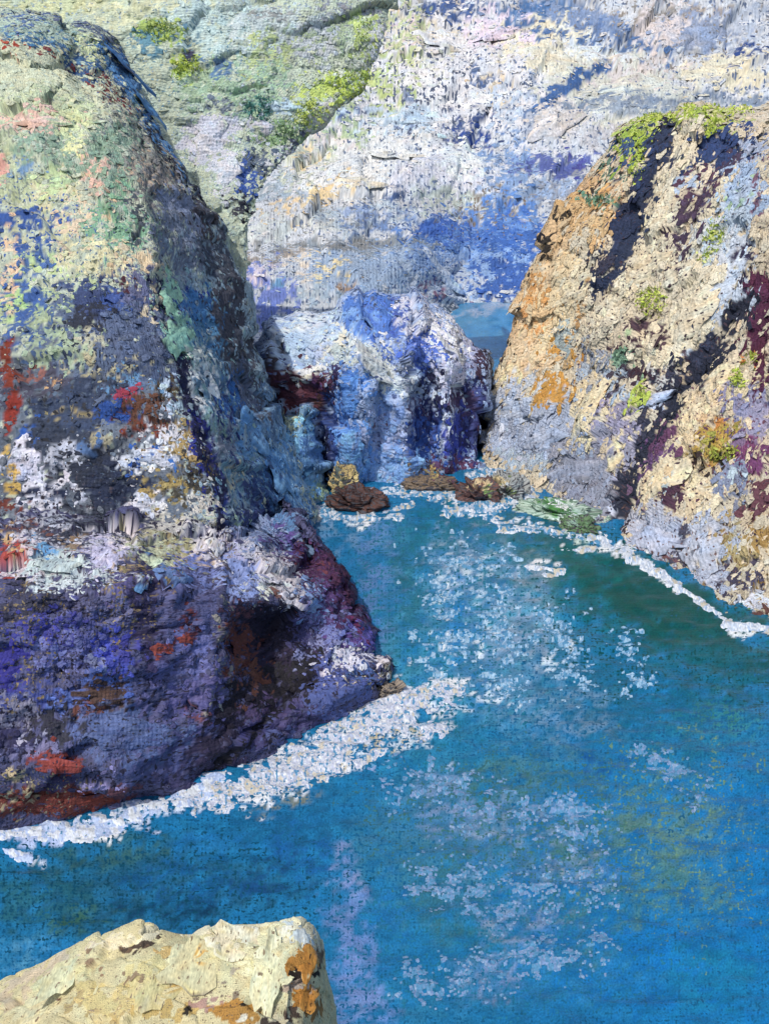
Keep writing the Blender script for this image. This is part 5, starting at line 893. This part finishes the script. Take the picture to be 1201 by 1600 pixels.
FG = (('#cfc9a4', .80), [
    (200, 1460, 60, 18, -25, '#dedac4', .85, .92), (60, 1510, 90, 16, -25, '#cdc3b2', .7, .85), (100, 1520, 60, 22, -15, '#cdd0ac', .8, .88), (350, 1460, 60, 22, 0, '#e0ddc8', .9, .92), (450, 1455, 50, 22, 0, '#dddbc4', .85, .9), (470, 1475, 40, 22, 20, '#bccdde', .7, .88),
    (300, 1500, 110, 34, 0, '#cfcda8', .85, .86), (420, 1510, 46, 50, 0, '#d6d8b8', .9, .9), (260, 1490, 16, 14, -30, '#d2b474', .6, .88), (322, 1490, 7, 12, 0, '#c8a04c', .7, .9), (285, 1545, 20, 7, 15, '#cca85c', .7, .9), (300, 1530, 30, 16, 0, '#d9cd8e', .7, .88), (240, 1520, 40, 26, 0, '#d2cb98', .7, .84),
    (210, 1475, 40, 8, -15, '#4a403c', .7, .84), (200, 1480, 24, 8, 0, '#6b584c', .6, .84), (140, 1505, 24, 18, 0, '#97806a', .55, .72), (200, 1520, 26, 22, 0, '#8f7c66', .45, .68), (80, 1560, 20, 14, 0, '#7a5a48', .65, .84), (20, 1560, 40, 26, 0, '#c4b7a2', .7, .8), (60, 1585, 40, 20, 0, '#d3cfae', .8, .88),
    (150, 1570, 60, 24, 0, '#b7a678', .6, .7), (180, 1560, 60, 26, 0, '#cbbf8a', .7, .8), (250, 1580, 60, 22, 0, '#bfa86a', .6, .8), (340, 1570, 50, 20, 0, '#a98a86', .6, .8), (370, 1580, 50, 22, 0, '#b5873c', .7, .84), (295, 1585, 12, 8, 0, '#2e2a26', .85, .9), (380, 1560, 9, 7, 0, '#2a2622', .8, .9), (265, 1568, 10, 5, 0, '#2a2826', .7, .9),
    (330, 1540, 34, 30, 0, '#8f8578', .45, .7), (365, 1515, 30, 16, 0, '#a8a294', .5, .75), (430, 1580, 40, 24, 0, '#cfc9b0', .7, .84), (420, 1590, 30, 12, 0, '#4a403c', .6, .78), (380, 1590, 20, 9, 0, '#d8d4c8', .7, .9),
    (475, 1510, 26, 20, 0, '#b47c2c', .85, .88), (480, 1525, 26, 9, 0, '#2f241c', .8, .88), (478, 1555, 26, 16, 0, '#b67f2e', .85, .9), (470, 1540, 26, 9, 0, '#b9a8a0', .7, .85), (490, 1575, 14, 30, 0, '#a07434', .8, .86), (460, 1575, 24, 14, 0, '#5a4a42', .6, .8), (505, 1490, 12, 30, 10, '#7a6858', .7, .8), (500, 1500, 9, 14, 0, '#b99458', .6, .88),
    (490, 1470, 26, 16, 30, '#c9c3b0', .7, .82),
], ('#8b7c68', 1), [(400, 1580, 110, 40, 0, '#5c4638', .8, 1), (480, 1530, 40, 80, 0, '#3a2a1e', .8, 1), (100, 1540, 120, 50, 0, '#8f7f70', .9, 1)])
FG[1].extend(carry_on(FG[1], 0))
fg = empty('rock_ledge', at(250, 1560, 11.5))
build_surf('rock_face', SH, m_fg, FG, fg, seed=171, tone=np.array([1.04, 1.0, .86]))
crusts('rock_crust', SH, m_fg, fg, 160, r=(3, 10), asp=(1.2, 3.0), ang=-12, angj=40, seed=175, wander=8, thick=(.15, .5))
slabs('slab', SH, m_fg, fg, [(362, 1470, 40, 13, 4, '#e3e0cc'), (445, 1470, 26, 13, -5, '#e0dec8'), (420, 1515, 26, 34, 5, '#d8dabc'), (110, 1515, 40, 13, -22, '#d1d3b2'), (300, 1500, 44, 18, 0, '#d2d0ac'), (60, 1585, 28, 12, -15, '#d6d2b2'),
      (470, 1476, 20, 11, 20, '#c2d2e2'), (478, 1508, 16, 12, 0, '#b8802e'), (478, 1556, 18, 10, 0, '#ba8230'), (240, 1540, 40, 16, 0, '#cfc794')], seed=23, thick=1.2, nrm=(.1, -.1, 1))
tag(fg, 'pale cream rock ledge with ochre end jutting into the near corner', 'rock')

# ------------------------------------------------------------------ rocks at the water's edge
def boulder(name, px, py, wpx, hpx, dpx, ang, base, blots, label, seed, mat=m_mid, group=None, zoff=0.0, under=('#4c4a50', 1), zb=0.0):
    """a half sunken rock, its foot centre at a pixel of the water plane"""
    x, y, Y = at0(px, py, zb); c = at(px, py, Y); k = (Y / cp) / F * 1.0
    nu, nv = 90, 46
    th = np.linspace(0, 2 * math.pi, nu, endpoint=False); ph = np.linspace(-.5, math.pi / 2, nv)
    T, Pn = np.meshgrid(th, ph)
    d = np.stack([np.cos(T) * np.cos(Pn), np.sin(T) * np.cos(Pn), np.sin(Pn)], -1).reshape(-1, 3)
    sd = np.sign(d) * np.abs(d) ** .8
    q2 = np.stack([d[:, 0] * 1.7 + d[:, 1] * .9, d[:, 2] * 2.2 - d[:, 1] * 1.1], -1) + seed
    r = 1 + .6 * (fbm(d * 1.5 + seed, seed, 3) - .5) + .5 * blocks(q2, seed, 1.0) + .2 * blocks(q2 * 2.6, seed + 2, 1.0) + .12 * (fbm(d * 9 + seed, seed + 3, 2) - .5)
    V = sd * r[:, None] * np.array([wpx, dpx, hpx]) * k
    a = R(ang); V = np.stack([V[:, 0] * math.cos(a) - V[:, 1] * math.sin(a), V[:, 0] * math.sin(a) + V[:, 1] * math.cos(a), V[:, 2]], -1) + c + np.array([0, 0, zoff])
    i = np.arange(nv - 1)[:, None] * nu + np.arange(nu)[None, :]; j = np.arange(nv - 1)[:, None] * nu + (np.arange(nu)[None, :] + 1) % nu
    f = np.stack([i, j, j + nu, i + nu], -1).reshape(-1, 4)
    Q, _ = proj(V)
    e = empty(name, tuple(c))
    suv = np.stack([T.reshape(-1) * wpx, Pn.reshape(-1) * hpx * 1.5], -1)
    S = Surf(); S.P = V; S.Q = Q; S.faces = f; S.suv = suv; S.n = d; S.n0 = d; S.k = np.full(len(V), k); S.C = V / k
    build_surf('rock_face', S, mat, (base, blots, under, []), e, seed=seed, tone=1.15, covk=.72)
    crusts('rock_crust', S, mat, e, 50, r=(2, 5), asp=(1, 2.4), ang=0, angj=40, seed=seed + 50, wander=9)
    tag(e, label, 'rock', group); return e
boulder('boulder', 560, 790, 42, 25, 26, 0, ('#5c3f38', .75), [(570, 768, 30, 10, 0, '#8a8ea0', .4, .8), (550, 780, 40, 20, 0, '#3a2624', .6, .85), (590, 770, 16, 10, 0, '#6c4a44', .6, .85)], 'dark brown rock awash below the blue stack', 301)
boulder('boulder', 540, 766, 22, 30, 18, 0, ('#b9a56c', .8), [(548, 748, 18, 12, 0, '#d8c484', .8, .9), (525, 750, 16, 20, 0, '#5a6a68', .6, .85), (545, 735, 8, 14, 0, '#4c4436', .5, .85)], 'small ochre cream boulder behind the dark brown rock', 302)
boulder('boulder', 748, 776, 28, 26, 24, 0, ('#6a4c46', .8), [(745, 765, 24, 14, 0, '#3f2c30', .7, .85), (755, 750, 22, 10, 0, '#c4b088', .6, .85), (770, 762, 16, 12, 0, '#7f9a58', .6, .85)], 'rust brown rock with cream top at the right cliff foot', 303)
boulder('boulder', 790, 772, 26, 30, 24, 10, ('#9aa0a0', .8), [(780, 752, 18, 12, 0, '#c9b98c', .7, .88), (795, 764, 16, 8, 0, '#6a7a4c', .6, .85)], 'grey boulder beside the rust brown rock at the cliff foot', 304)
boulder('boulder', 672, 760, 38, 15, 18, 0, ('#7a6a58', .8), [(672, 752, 20, 8, 0, '#b39c58', .8, .88), (700, 750, 20, 8, 0, '#5a3450', .7, .88)], 'low ochre and plum rock under the blue stack', 305)
boulder('mossy_rock', 872, 803, 62, 16, 26, -28, ('#a9c0b0', .75), [(870, 790, 60, 14, 30, '#4f8a44', .7, .8), (850, 780, 30, 9, 30, '#3a7434', .7, .85), (890, 803, 20, 8, 30, '#356a30', .6, .85), (870, 778, 50, 8, 30, '#d5e2e0', .6, .85), (905, 815, 30, 14, 0, '#c5d5d0', .5, .8)], 'low rock slab streaked with green weed along the right shore', 306, under=('#5f7f6a', 1))
boulder('boulder', 905, 826, 30, 16, 18, -26, ('#5f7f58', .8), [(900, 815, 20, 6, 30, '#8fae9a', .6, .85)], 'small weedy rock next to the green slab', 307)
boulder('boulder', 608, 1082, 22, 16, 14, 20, ('#8f8272', .8), [(600, 1070, 14, 6, 0, '#2a2630', .6, .85)], 'small tan rock off the tip of the violet cliff', 308, m_low)

boulder('boulder', 436, 846, 44, 40, 60, 30, ('#6a86ac', .8), [(420, 830, 40, 20, 30, '#8496bc', .7, .85), (460, 840, 30, 20, 40, '#5a4a8c', .7, .85), (400, 845, 26, 16, 0, '#9fa8c8', .6, .85), (440, 815, 26, 16, 0, '#4f7aa8', .6, .85)], 'blue grey block added to fill the notch between the headland flank and the violet cliff', 309, m_low, zb=5.0, under=('#3f4a70', 1))  # added block, covers the dark shadowed notch

# ------------------------------------------------------------------ grass and shrubs on the slopes
m_leaf = bpy.data.materials.new('leaf'); m_leaf.use_nodes = True
nt = m_leaf.node_tree; pb = nt.nodes['Principled BSDF']; pb.inputs['Roughness'].default_value = .7; pb.inputs['Specular IOR Level'].default_value = .2
aa = nt.nodes.new('ShaderNodeAttribute'); aa.attribute_name = 'Col'; nt.links.new(aa.outputs['Color'], pb.inputs['Base Color'])
m_stem = bpy.data.materials.new('stem'); m_stem.use_nodes = True
nz = m_stem.node_tree.nodes.new('ShaderNodeTexNoise'); nz.inputs['Scale'].default_value = 6
rp = m_stem.node_tree.nodes.new('ShaderNodeValToRGB'); rp.color_ramp.elements[0].color = (.05, .035, .02, 1); rp.color_ramp.elements[1].color = (.12, .09, .05, 1)
m_stem.node_tree.links.new(nz.outputs[0], rp.inputs[0]); m_stem.node_tree.links.new(rp.outputs[0], m_stem.node_tree.nodes['Principled BSDF'].inputs['Base Color'])

def clump(name, S, px, py, rx, ry, ang, cols, label, cat, n, seed, leaf=3.2, rise=7, group=None):
    rng = np.random.default_rng(seed)
    front = ((S.n0 * (np.array([0, 0, CAMZ]) - S.P)).sum(-1) > 0)
    a = R(ang); dx, dy = S.Q[:, 0] - px, S.Q[:, 1] - py
    u, v = dx * math.cos(a) + dy * math.sin(a), -dx * math.sin(a) + dy * math.cos(a)
    dist = np.sqrt((u / rx) ** 2 + (v / ry) ** 2)
    w = np.where(front & (dist < 1.25), np.clip(1.25 - dist, 0, 1) ** .6 * (fbm(S.Q / 9, seed, 2) > .42), 0)
    if w.sum() == 0: return
    idx = rng.choice(len(w), n, p=w / w.sum()); i0 = int(np.argmin(dist + np.where(front, 0, 1e6)))
    k = S.k[i0]; nn = S.n0[idx]
    up = nn * .6 + np.array([0, 0, .7]); up /= np.linalg.norm(up, axis=1, keepdims=True)
    hgt = rng.random(n) ** .8 * rise * np.clip(1.3 - dist[idx], .25, 1)
    c = S.P[idx] + rng.normal(0, 2.0 * k, (n, 3)) + up * (hgt * k)[:, None]
    d1 = rng.normal(0, 1, (n, 3)) + up * .8; d1 /= np.linalg.norm(d1, axis=1, keepdims=True)
    d2 = np.cross(d1, rng.normal(0, 1, (n, 3))); d2 /= np.linalg.norm(d2, axis=1, keepdims=True)
    L = leaf * k * (.6 + .9 * rng.random(n)); Wd = L * .45
    V = np.stack([c - d1 * L[:, None], c + d2 * Wd[:, None], c + d1 * L[:, None], c - d2 * Wd[:, None]], 1).reshape(-1, 3)
    f = np.arange(4 * n).reshape(n, 4)
    pal = np.array([lin(h) for h in cols]); ci = rng.integers(0, len(cols), n)
    col = np.clip(pal[ci] * (1 + .35 * (rng.random((n, 1)) - .5)), .01, .8); col = np.repeat(col, 4, 0)
    if cat == 'grass':
        e = empty(name, tuple(S.P[i0]))
        tag(mesh_obj('blades', V, [f], m_leaf, e, (col, np.ones(4 * n)), smooth=False), kind='stuff')
        return tag(e, label, cat, group)
    e = empty(name, tuple(S.P[i0]))
    mesh_obj('foliage', V, [f], m_leaf, e, (col, np.ones(4 * n)), smooth=False)
    for q in range(5):                                                # a few woody stems
        j = idx[rng.integers(0, n)]; b = S.P[j] - S.n0[j] * .5 * k; t = b + (S.n0[j] * .5 + np.array([0, 0, .8])) * rise * .9 * k + rng.normal(0, 1.2 * k, 3)
        sv_ = [pt + np.array([math.cos(g * 1.5708), math.sin(g * 1.5708), 0]) * r_ for (pt, r_) in ((b, .5 * k), (t, .18 * k)) for g in range(4)]
        sf = [(g, (g + 1) % 4, 4 + (g + 1) % 4, 4 + g) for g in range(4)]
        mesh_obj('stem', np.array(sv_), [np.array(sf)], m_stem, e, smooth=False)
    tag(e, label, cat, group); return e
LIME = ['#c6da3c', '#b6cc34', '#d6e06a', '#a2bc3a', '#dee48c']
SAGE = ['#a9bf62', '#bccd6a', '#8fae7c', '#9fbf86', '#c6d49a']
gg = 'grass growing on the cream cliff'
clump('grass_patch', SR, 1080, 178, 84, 11, -3, LIME, 'long lime green grass strip along the brow of the right cliff', 'grass', 620, 401, rise=4, group=gg)
clump('grass_patch', SR, 1000, 208, 30, 15, -28, LIME, 'lime grass patch at the left end of the cliff brow', 'grass', 190, 402, rise=5, group=gg)
clump('grass_patch', SR, 996, 252, 13, 30, 8, LIME, 'grass tongue hanging below the left end of the brow', 'grass', 150, 403, rise=4, group=gg)
clump('grass_patch', SR, 1112, 198, 24, 7, -22, LIME, 'narrow green grass wisp under the brow beside the cream rib', 'grass', 140, 404, group=gg)
clump('grass_patch', SR, 1018, 472, 22, 24, 0, LIME, 'round yellow green tuft in the middle of the cream cliff', 'grass', 320, 405, group=gg)
clump('grass_patch', SR, 1112, 378, 14, 34, 18, LIME, 'slanting yellow green grass streak on the pale upper right face', 'grass', 260, 406, group=gg)
clump('grass_patch', SR, 1152, 592, 14, 16, 10, LIME, 'bright yellow tuft near the right edge above the lilac rock', 'grass', 200, 407, group=gg)
clump('grass_patch', SR, 1170, 562, 12, 12, 0, ['#a9b83c', '#d0803c', '#b8cc44'], 'small tuft with an orange fleck at the plum coloured rock', 'grass', 120, 408, group=gg)
clump('grass_patch', SR, 1125, 712, 22, 12, -10, ['#a9b83c', '#8f9430', '#c6cf4c', '#4a4a26'], 'olive tuft with dark centre low on the right cliff', 'grass', 240, 409, group=gg)
clump('grass_patch', SR, 1000, 612, 8, 9, 0, LIME, 'tiny green tuft at the foot of the dark diagonal cleft', 'grass', 70, 410, group=gg)
clump('grass_patch', SR, 976, 556, 13, 10, 0, ['#7fa58c', '#8fb594', '#6a927a'], 'grey green tuft beside the dark cleft', 'grass', 120, 411, group=gg)
clump('grass_patch', SR, 938, 314, 24, 8, -8, ['#6f9a7c', '#84ac88', '#58806a'], 'sage green grass streak on the ochre upper edge', 'grass', 150, 412, group=gg)
g2 = 'shrubs on the green hillside'
clump('shrub', SD, 548, 128, 36, 20, 0, SAGE + LIME[:2], 'yellow green shrub bank on the right shoulder of the hillside', 'shrub', 240, 421, leaf=2.6, group=g2)
clump('shrub', SD, 565, 55, 18, 28, 0, SAGE, 'upright pale green shrub below the top edge of the hillside', 'shrub', 130, 422, leaf=2.4, group=g2)
clump('shrub', SD, 482, 182, 26, 18, -20, SAGE + LIME[:1], 'light green shrub low on the hillside above the pale gully', 'shrub', 260, 423, leaf=2.8, group=g2)
clump('shrub', SD, 292, 108, 24, 18, 0, LIME[:3] + SAGE[:2], 'bright green shrub above the blue band of the ridge', 'shrub', 260, 424, leaf=2.8, group=g2)
clump('shrub', SD, 250, 48, 34, 16, 0, SAGE + LIME[1:2], 'broad olive green shrub near the upper left ridge', 'shrub', 300, 425, leaf=2.8, group=g2)
clump('shrub', SD, 405, 168, 20, 20, 0, ['#4f8b82', '#6ba392', '#3f7a70'], 'dark teal shrub in the centre of the hillside', 'shrub', 200, 426, leaf=2.8, group=g2)
clump('shrub', SD, 440, 212, 34, 16, -10, ['#8fae7c', '#7a9c6a', '#a9c090'], 'soft green shrub at the lip of the gully', 'shrub', 240, 427, leaf=2.8, group=g2)

# ------------------------------------------------------------------ white water
m_foam = surface_mat('foam', rough=.9, spec=.2, bump=.4, dist=.05, weave=.5)
def foam(label, strokes, seed, amp=1.0, cols=('#d3dbe4', '#b4c4d8', '#e3e8ec', '#a4b9d4', '#c6bfab'), cov=.52, thr=.80, fine=1.0):
    """strokes: polylines (px, py) with a half width; each is a sheet of froth riding on the waves whose lumps rise above the water and whose
    thin places sink below it, so that its outline frays and holes open in it"""
    VV, FF, QQ, off0 = [], [], [], 0
    for q, (pl, w) in enumerate(strokes):
        pa = np.array(pl, float); seg = np.hypot(*np.diff(pa, axis=0).T); cs = np.concatenate([[0], np.cumsum(seg)])
        nl = max(8, int((cs[-1] + 2 * w) / 1.8)); nw = max(6, int(4 * w / 1.6))
        t = np.linspace(-w, cs[-1] + w, nl); o = np.linspace(-2 * w, 2 * w, nw)
        tc = np.clip(t, 0, cs[-1])
        c = np.stack([np.interp(tc, cs, pa[:, 0]), np.interp(tc, cs, pa[:, 1])], -1)
        d = np.gradient(np.stack([np.interp(np.linspace(0, cs[-1], nl), cs, pa[:, 0]), np.interp(np.linspace(0, cs[-1], nl), cs, pa[:, 1])], -1), axis=0)
        d /= np.linalg.norm(d, axis=1, keepdims=True); c = c + d * (t - tc)[:, None]
        nn = np.stack([-d[:, 1], d[:, 0]], -1)
        Q = (c[:, None] + nn[:, None] * o[None, :, None]).reshape(-1, 2)
        T, O = np.repeat(t, nw), np.tile(o, nl)
        e = np.maximum(np.abs(O) / w, 0) ** 1.6 * .30 + np.maximum(np.maximum(-T, T - cs[-1]), 0) / w * .4
        h = .9 * fbm(Q / np.array([26.0, 15.0]) / fine, seed + q, 2) + .95 * fbm(Q / np.array([7.0, 4.5]) / fine, seed + 7 + q, 2) - thr - e
        Y = at0(Q[:, 0], Q[:, 1], 0.0)[2]; P = at(Q[:, 0], Q[:, 1], Y); k = proj(P)[1] / F
        P[:, 2] = waves(P[:, :2]) + .02 + np.clip(h, -.5, .5) * 3.2 * k * amp
        i = np.arange(nl - 1)[:, None] * nw + np.arange(nw - 1)[None, :]
        f = np.stack([i, i + 1, i + 1 + nw, i + nw], -1).reshape(-1, 4)
        up = np.cross(P[f[:, 1]] - P[f[:, 0]], P[f[:, 3]] - P[f[:, 0]])[:, 2]
        f = np.where((up < 0)[:, None], f[:, ::-1], f)
        f = f[(np.clip(h[f], -1, 1).max(1) > -.12)]                      # drop what is deep under water
        VV.append(P); FF.append(f + off0); QQ.append(Q); off0 += len(P)
    V = np.concatenate(VV); Q = np.concatenate(QQ)
    used, inv = np.unique(np.concatenate(FF), return_inverse=True); V, Q = V[used], Q[used]; f = inv.reshape(-1, 4)
    pal = np.array([lin(h) for h in cols]); ci = np.clip((fbm(Q / 9.0, seed + 3, 3) - .25) * 2 * len(cols), 0, len(cols) - 1).astype(int)
    c = pal[ci] * (1 + .25 * (vnoise(Q / 4.0, seed + 5) - .6))[:, None]
    cv = np.full(len(V), cov) + .25 * (fbm(Q / 15.0, seed + 9, 2) - .5)
    und = np.tile(lin('#4f8fb8'), (len(V), 1))
    o = mesh_obj('sea_foam', V, [f], m_foam, None, (np.clip(c, 0, .85), cv), und, Q)
    tag(o, label, 'foam', kind='stuff'); return o
foam('broad white surf sweeping along the foot of the violet cliff', [([(300, 1248), (400, 1222), (500, 1172), (590, 1112), (670, 1078)], 22), ([(400, 1218), (470, 1192), (560, 1150), (640, 1096), (710, 1082)], 22), ([(420, 1228), (470, 1215), (540, 1185)], 14), ([(560, 1140), (620, 1130), (690, 1140)], 16), ([(560, 1190), (600, 1170)], 8)], 501, fine=1.35, thr=.86, cov=.66, cols=('#ccd2de', '#b9c0d6', '#dfe2e4', '#adb9d2', '#cdc6b4'))
foam('pale blue surf at the near left shore below the rust band', [([(-20, 1300), (60, 1296), (130, 1296), (200, 1278), (270, 1254), (330, 1230)], 13), ([(95, 1306), (140, 1305), (185, 1292)], 9), ([(280, 1250), (330, 1235)], 10), ([(10, 1332), (50, 1342)], 6), ([(325, 1225), (346, 1210)], 10)], 502, cols=('#b9cdf0', '#a9bfe8', '#dfe7f0', '#d5def0', '#cfd6dc'), cov=.9)
foam('white water round the brown rock at the cove head', [([(492, 806), (560, 812), (625, 806)], 6), ([(605, 770), (660, 770), (720, 782)], 9), ([(498, 794), (524, 800)], 6), ([(600, 800), (645, 788)], 4)], 503)
foam('churned white water below the right cliff corner', [([(695, 800), (760, 792), (805, 778)], 9), ([(738, 742), (790, 740), (835, 756)], 8), ([(800, 760), (860, 800), (935, 842)], 9), ([(778, 828), (850, 829)], 4), ([(855, 830), (905, 842)], 7), ([(760, 812), (840, 815)], 6)], 504)
foam('thin foam line along the foot of the cream cliff', [([(925, 836), (965, 858), (1010, 886), (1062, 918)], 7), ([(1055, 914), (1100, 946), (1140, 972)], 4), ([(1130, 976), (1165, 982), (1230, 988)], 5), ([(878, 862), (930, 856)], 3.5)], 505, cov=.9, thr=.62)
foam('short foam streaks floating on the green water', [([(822, 885), (850, 890), (880, 893)], 3.5), ([(848, 896), (872, 898)], 3)], 506, cov=.9)
FL = ('#8db8d4', '#7cacd0', '#aecbdf', '#80aacd', '#98bfd8')
foam('scattered pale froth drifting in mid channel', [([(690, 850), (700, 950), (690, 1050)], 60), ([(780, 880), (790, 980), (800, 1080)], 60), ([(870, 960), (900, 1090)], 45), ([(980, 1000), (1000, 1080)], 40)], 507, cols=FL, cov=.5, amp=.4, thr=1.17, fine=.8)
foam('loose pale froth over the lower channel', [([(620, 1210), (760, 1250), (920, 1290)], 55), ([(660, 1370), (800, 1400), (960, 1370)], 55), ([(640, 1540), (800, 1500), (940, 1480)], 45), ([(1000, 1180), (1100, 1240)], 30)], 508, cols=('#7094c0', '#6a90bc', '#8aa9c8', '#7c98c4', '#6f92be'), cov=.45, amp=.4, thr=1.19, fine=.7)
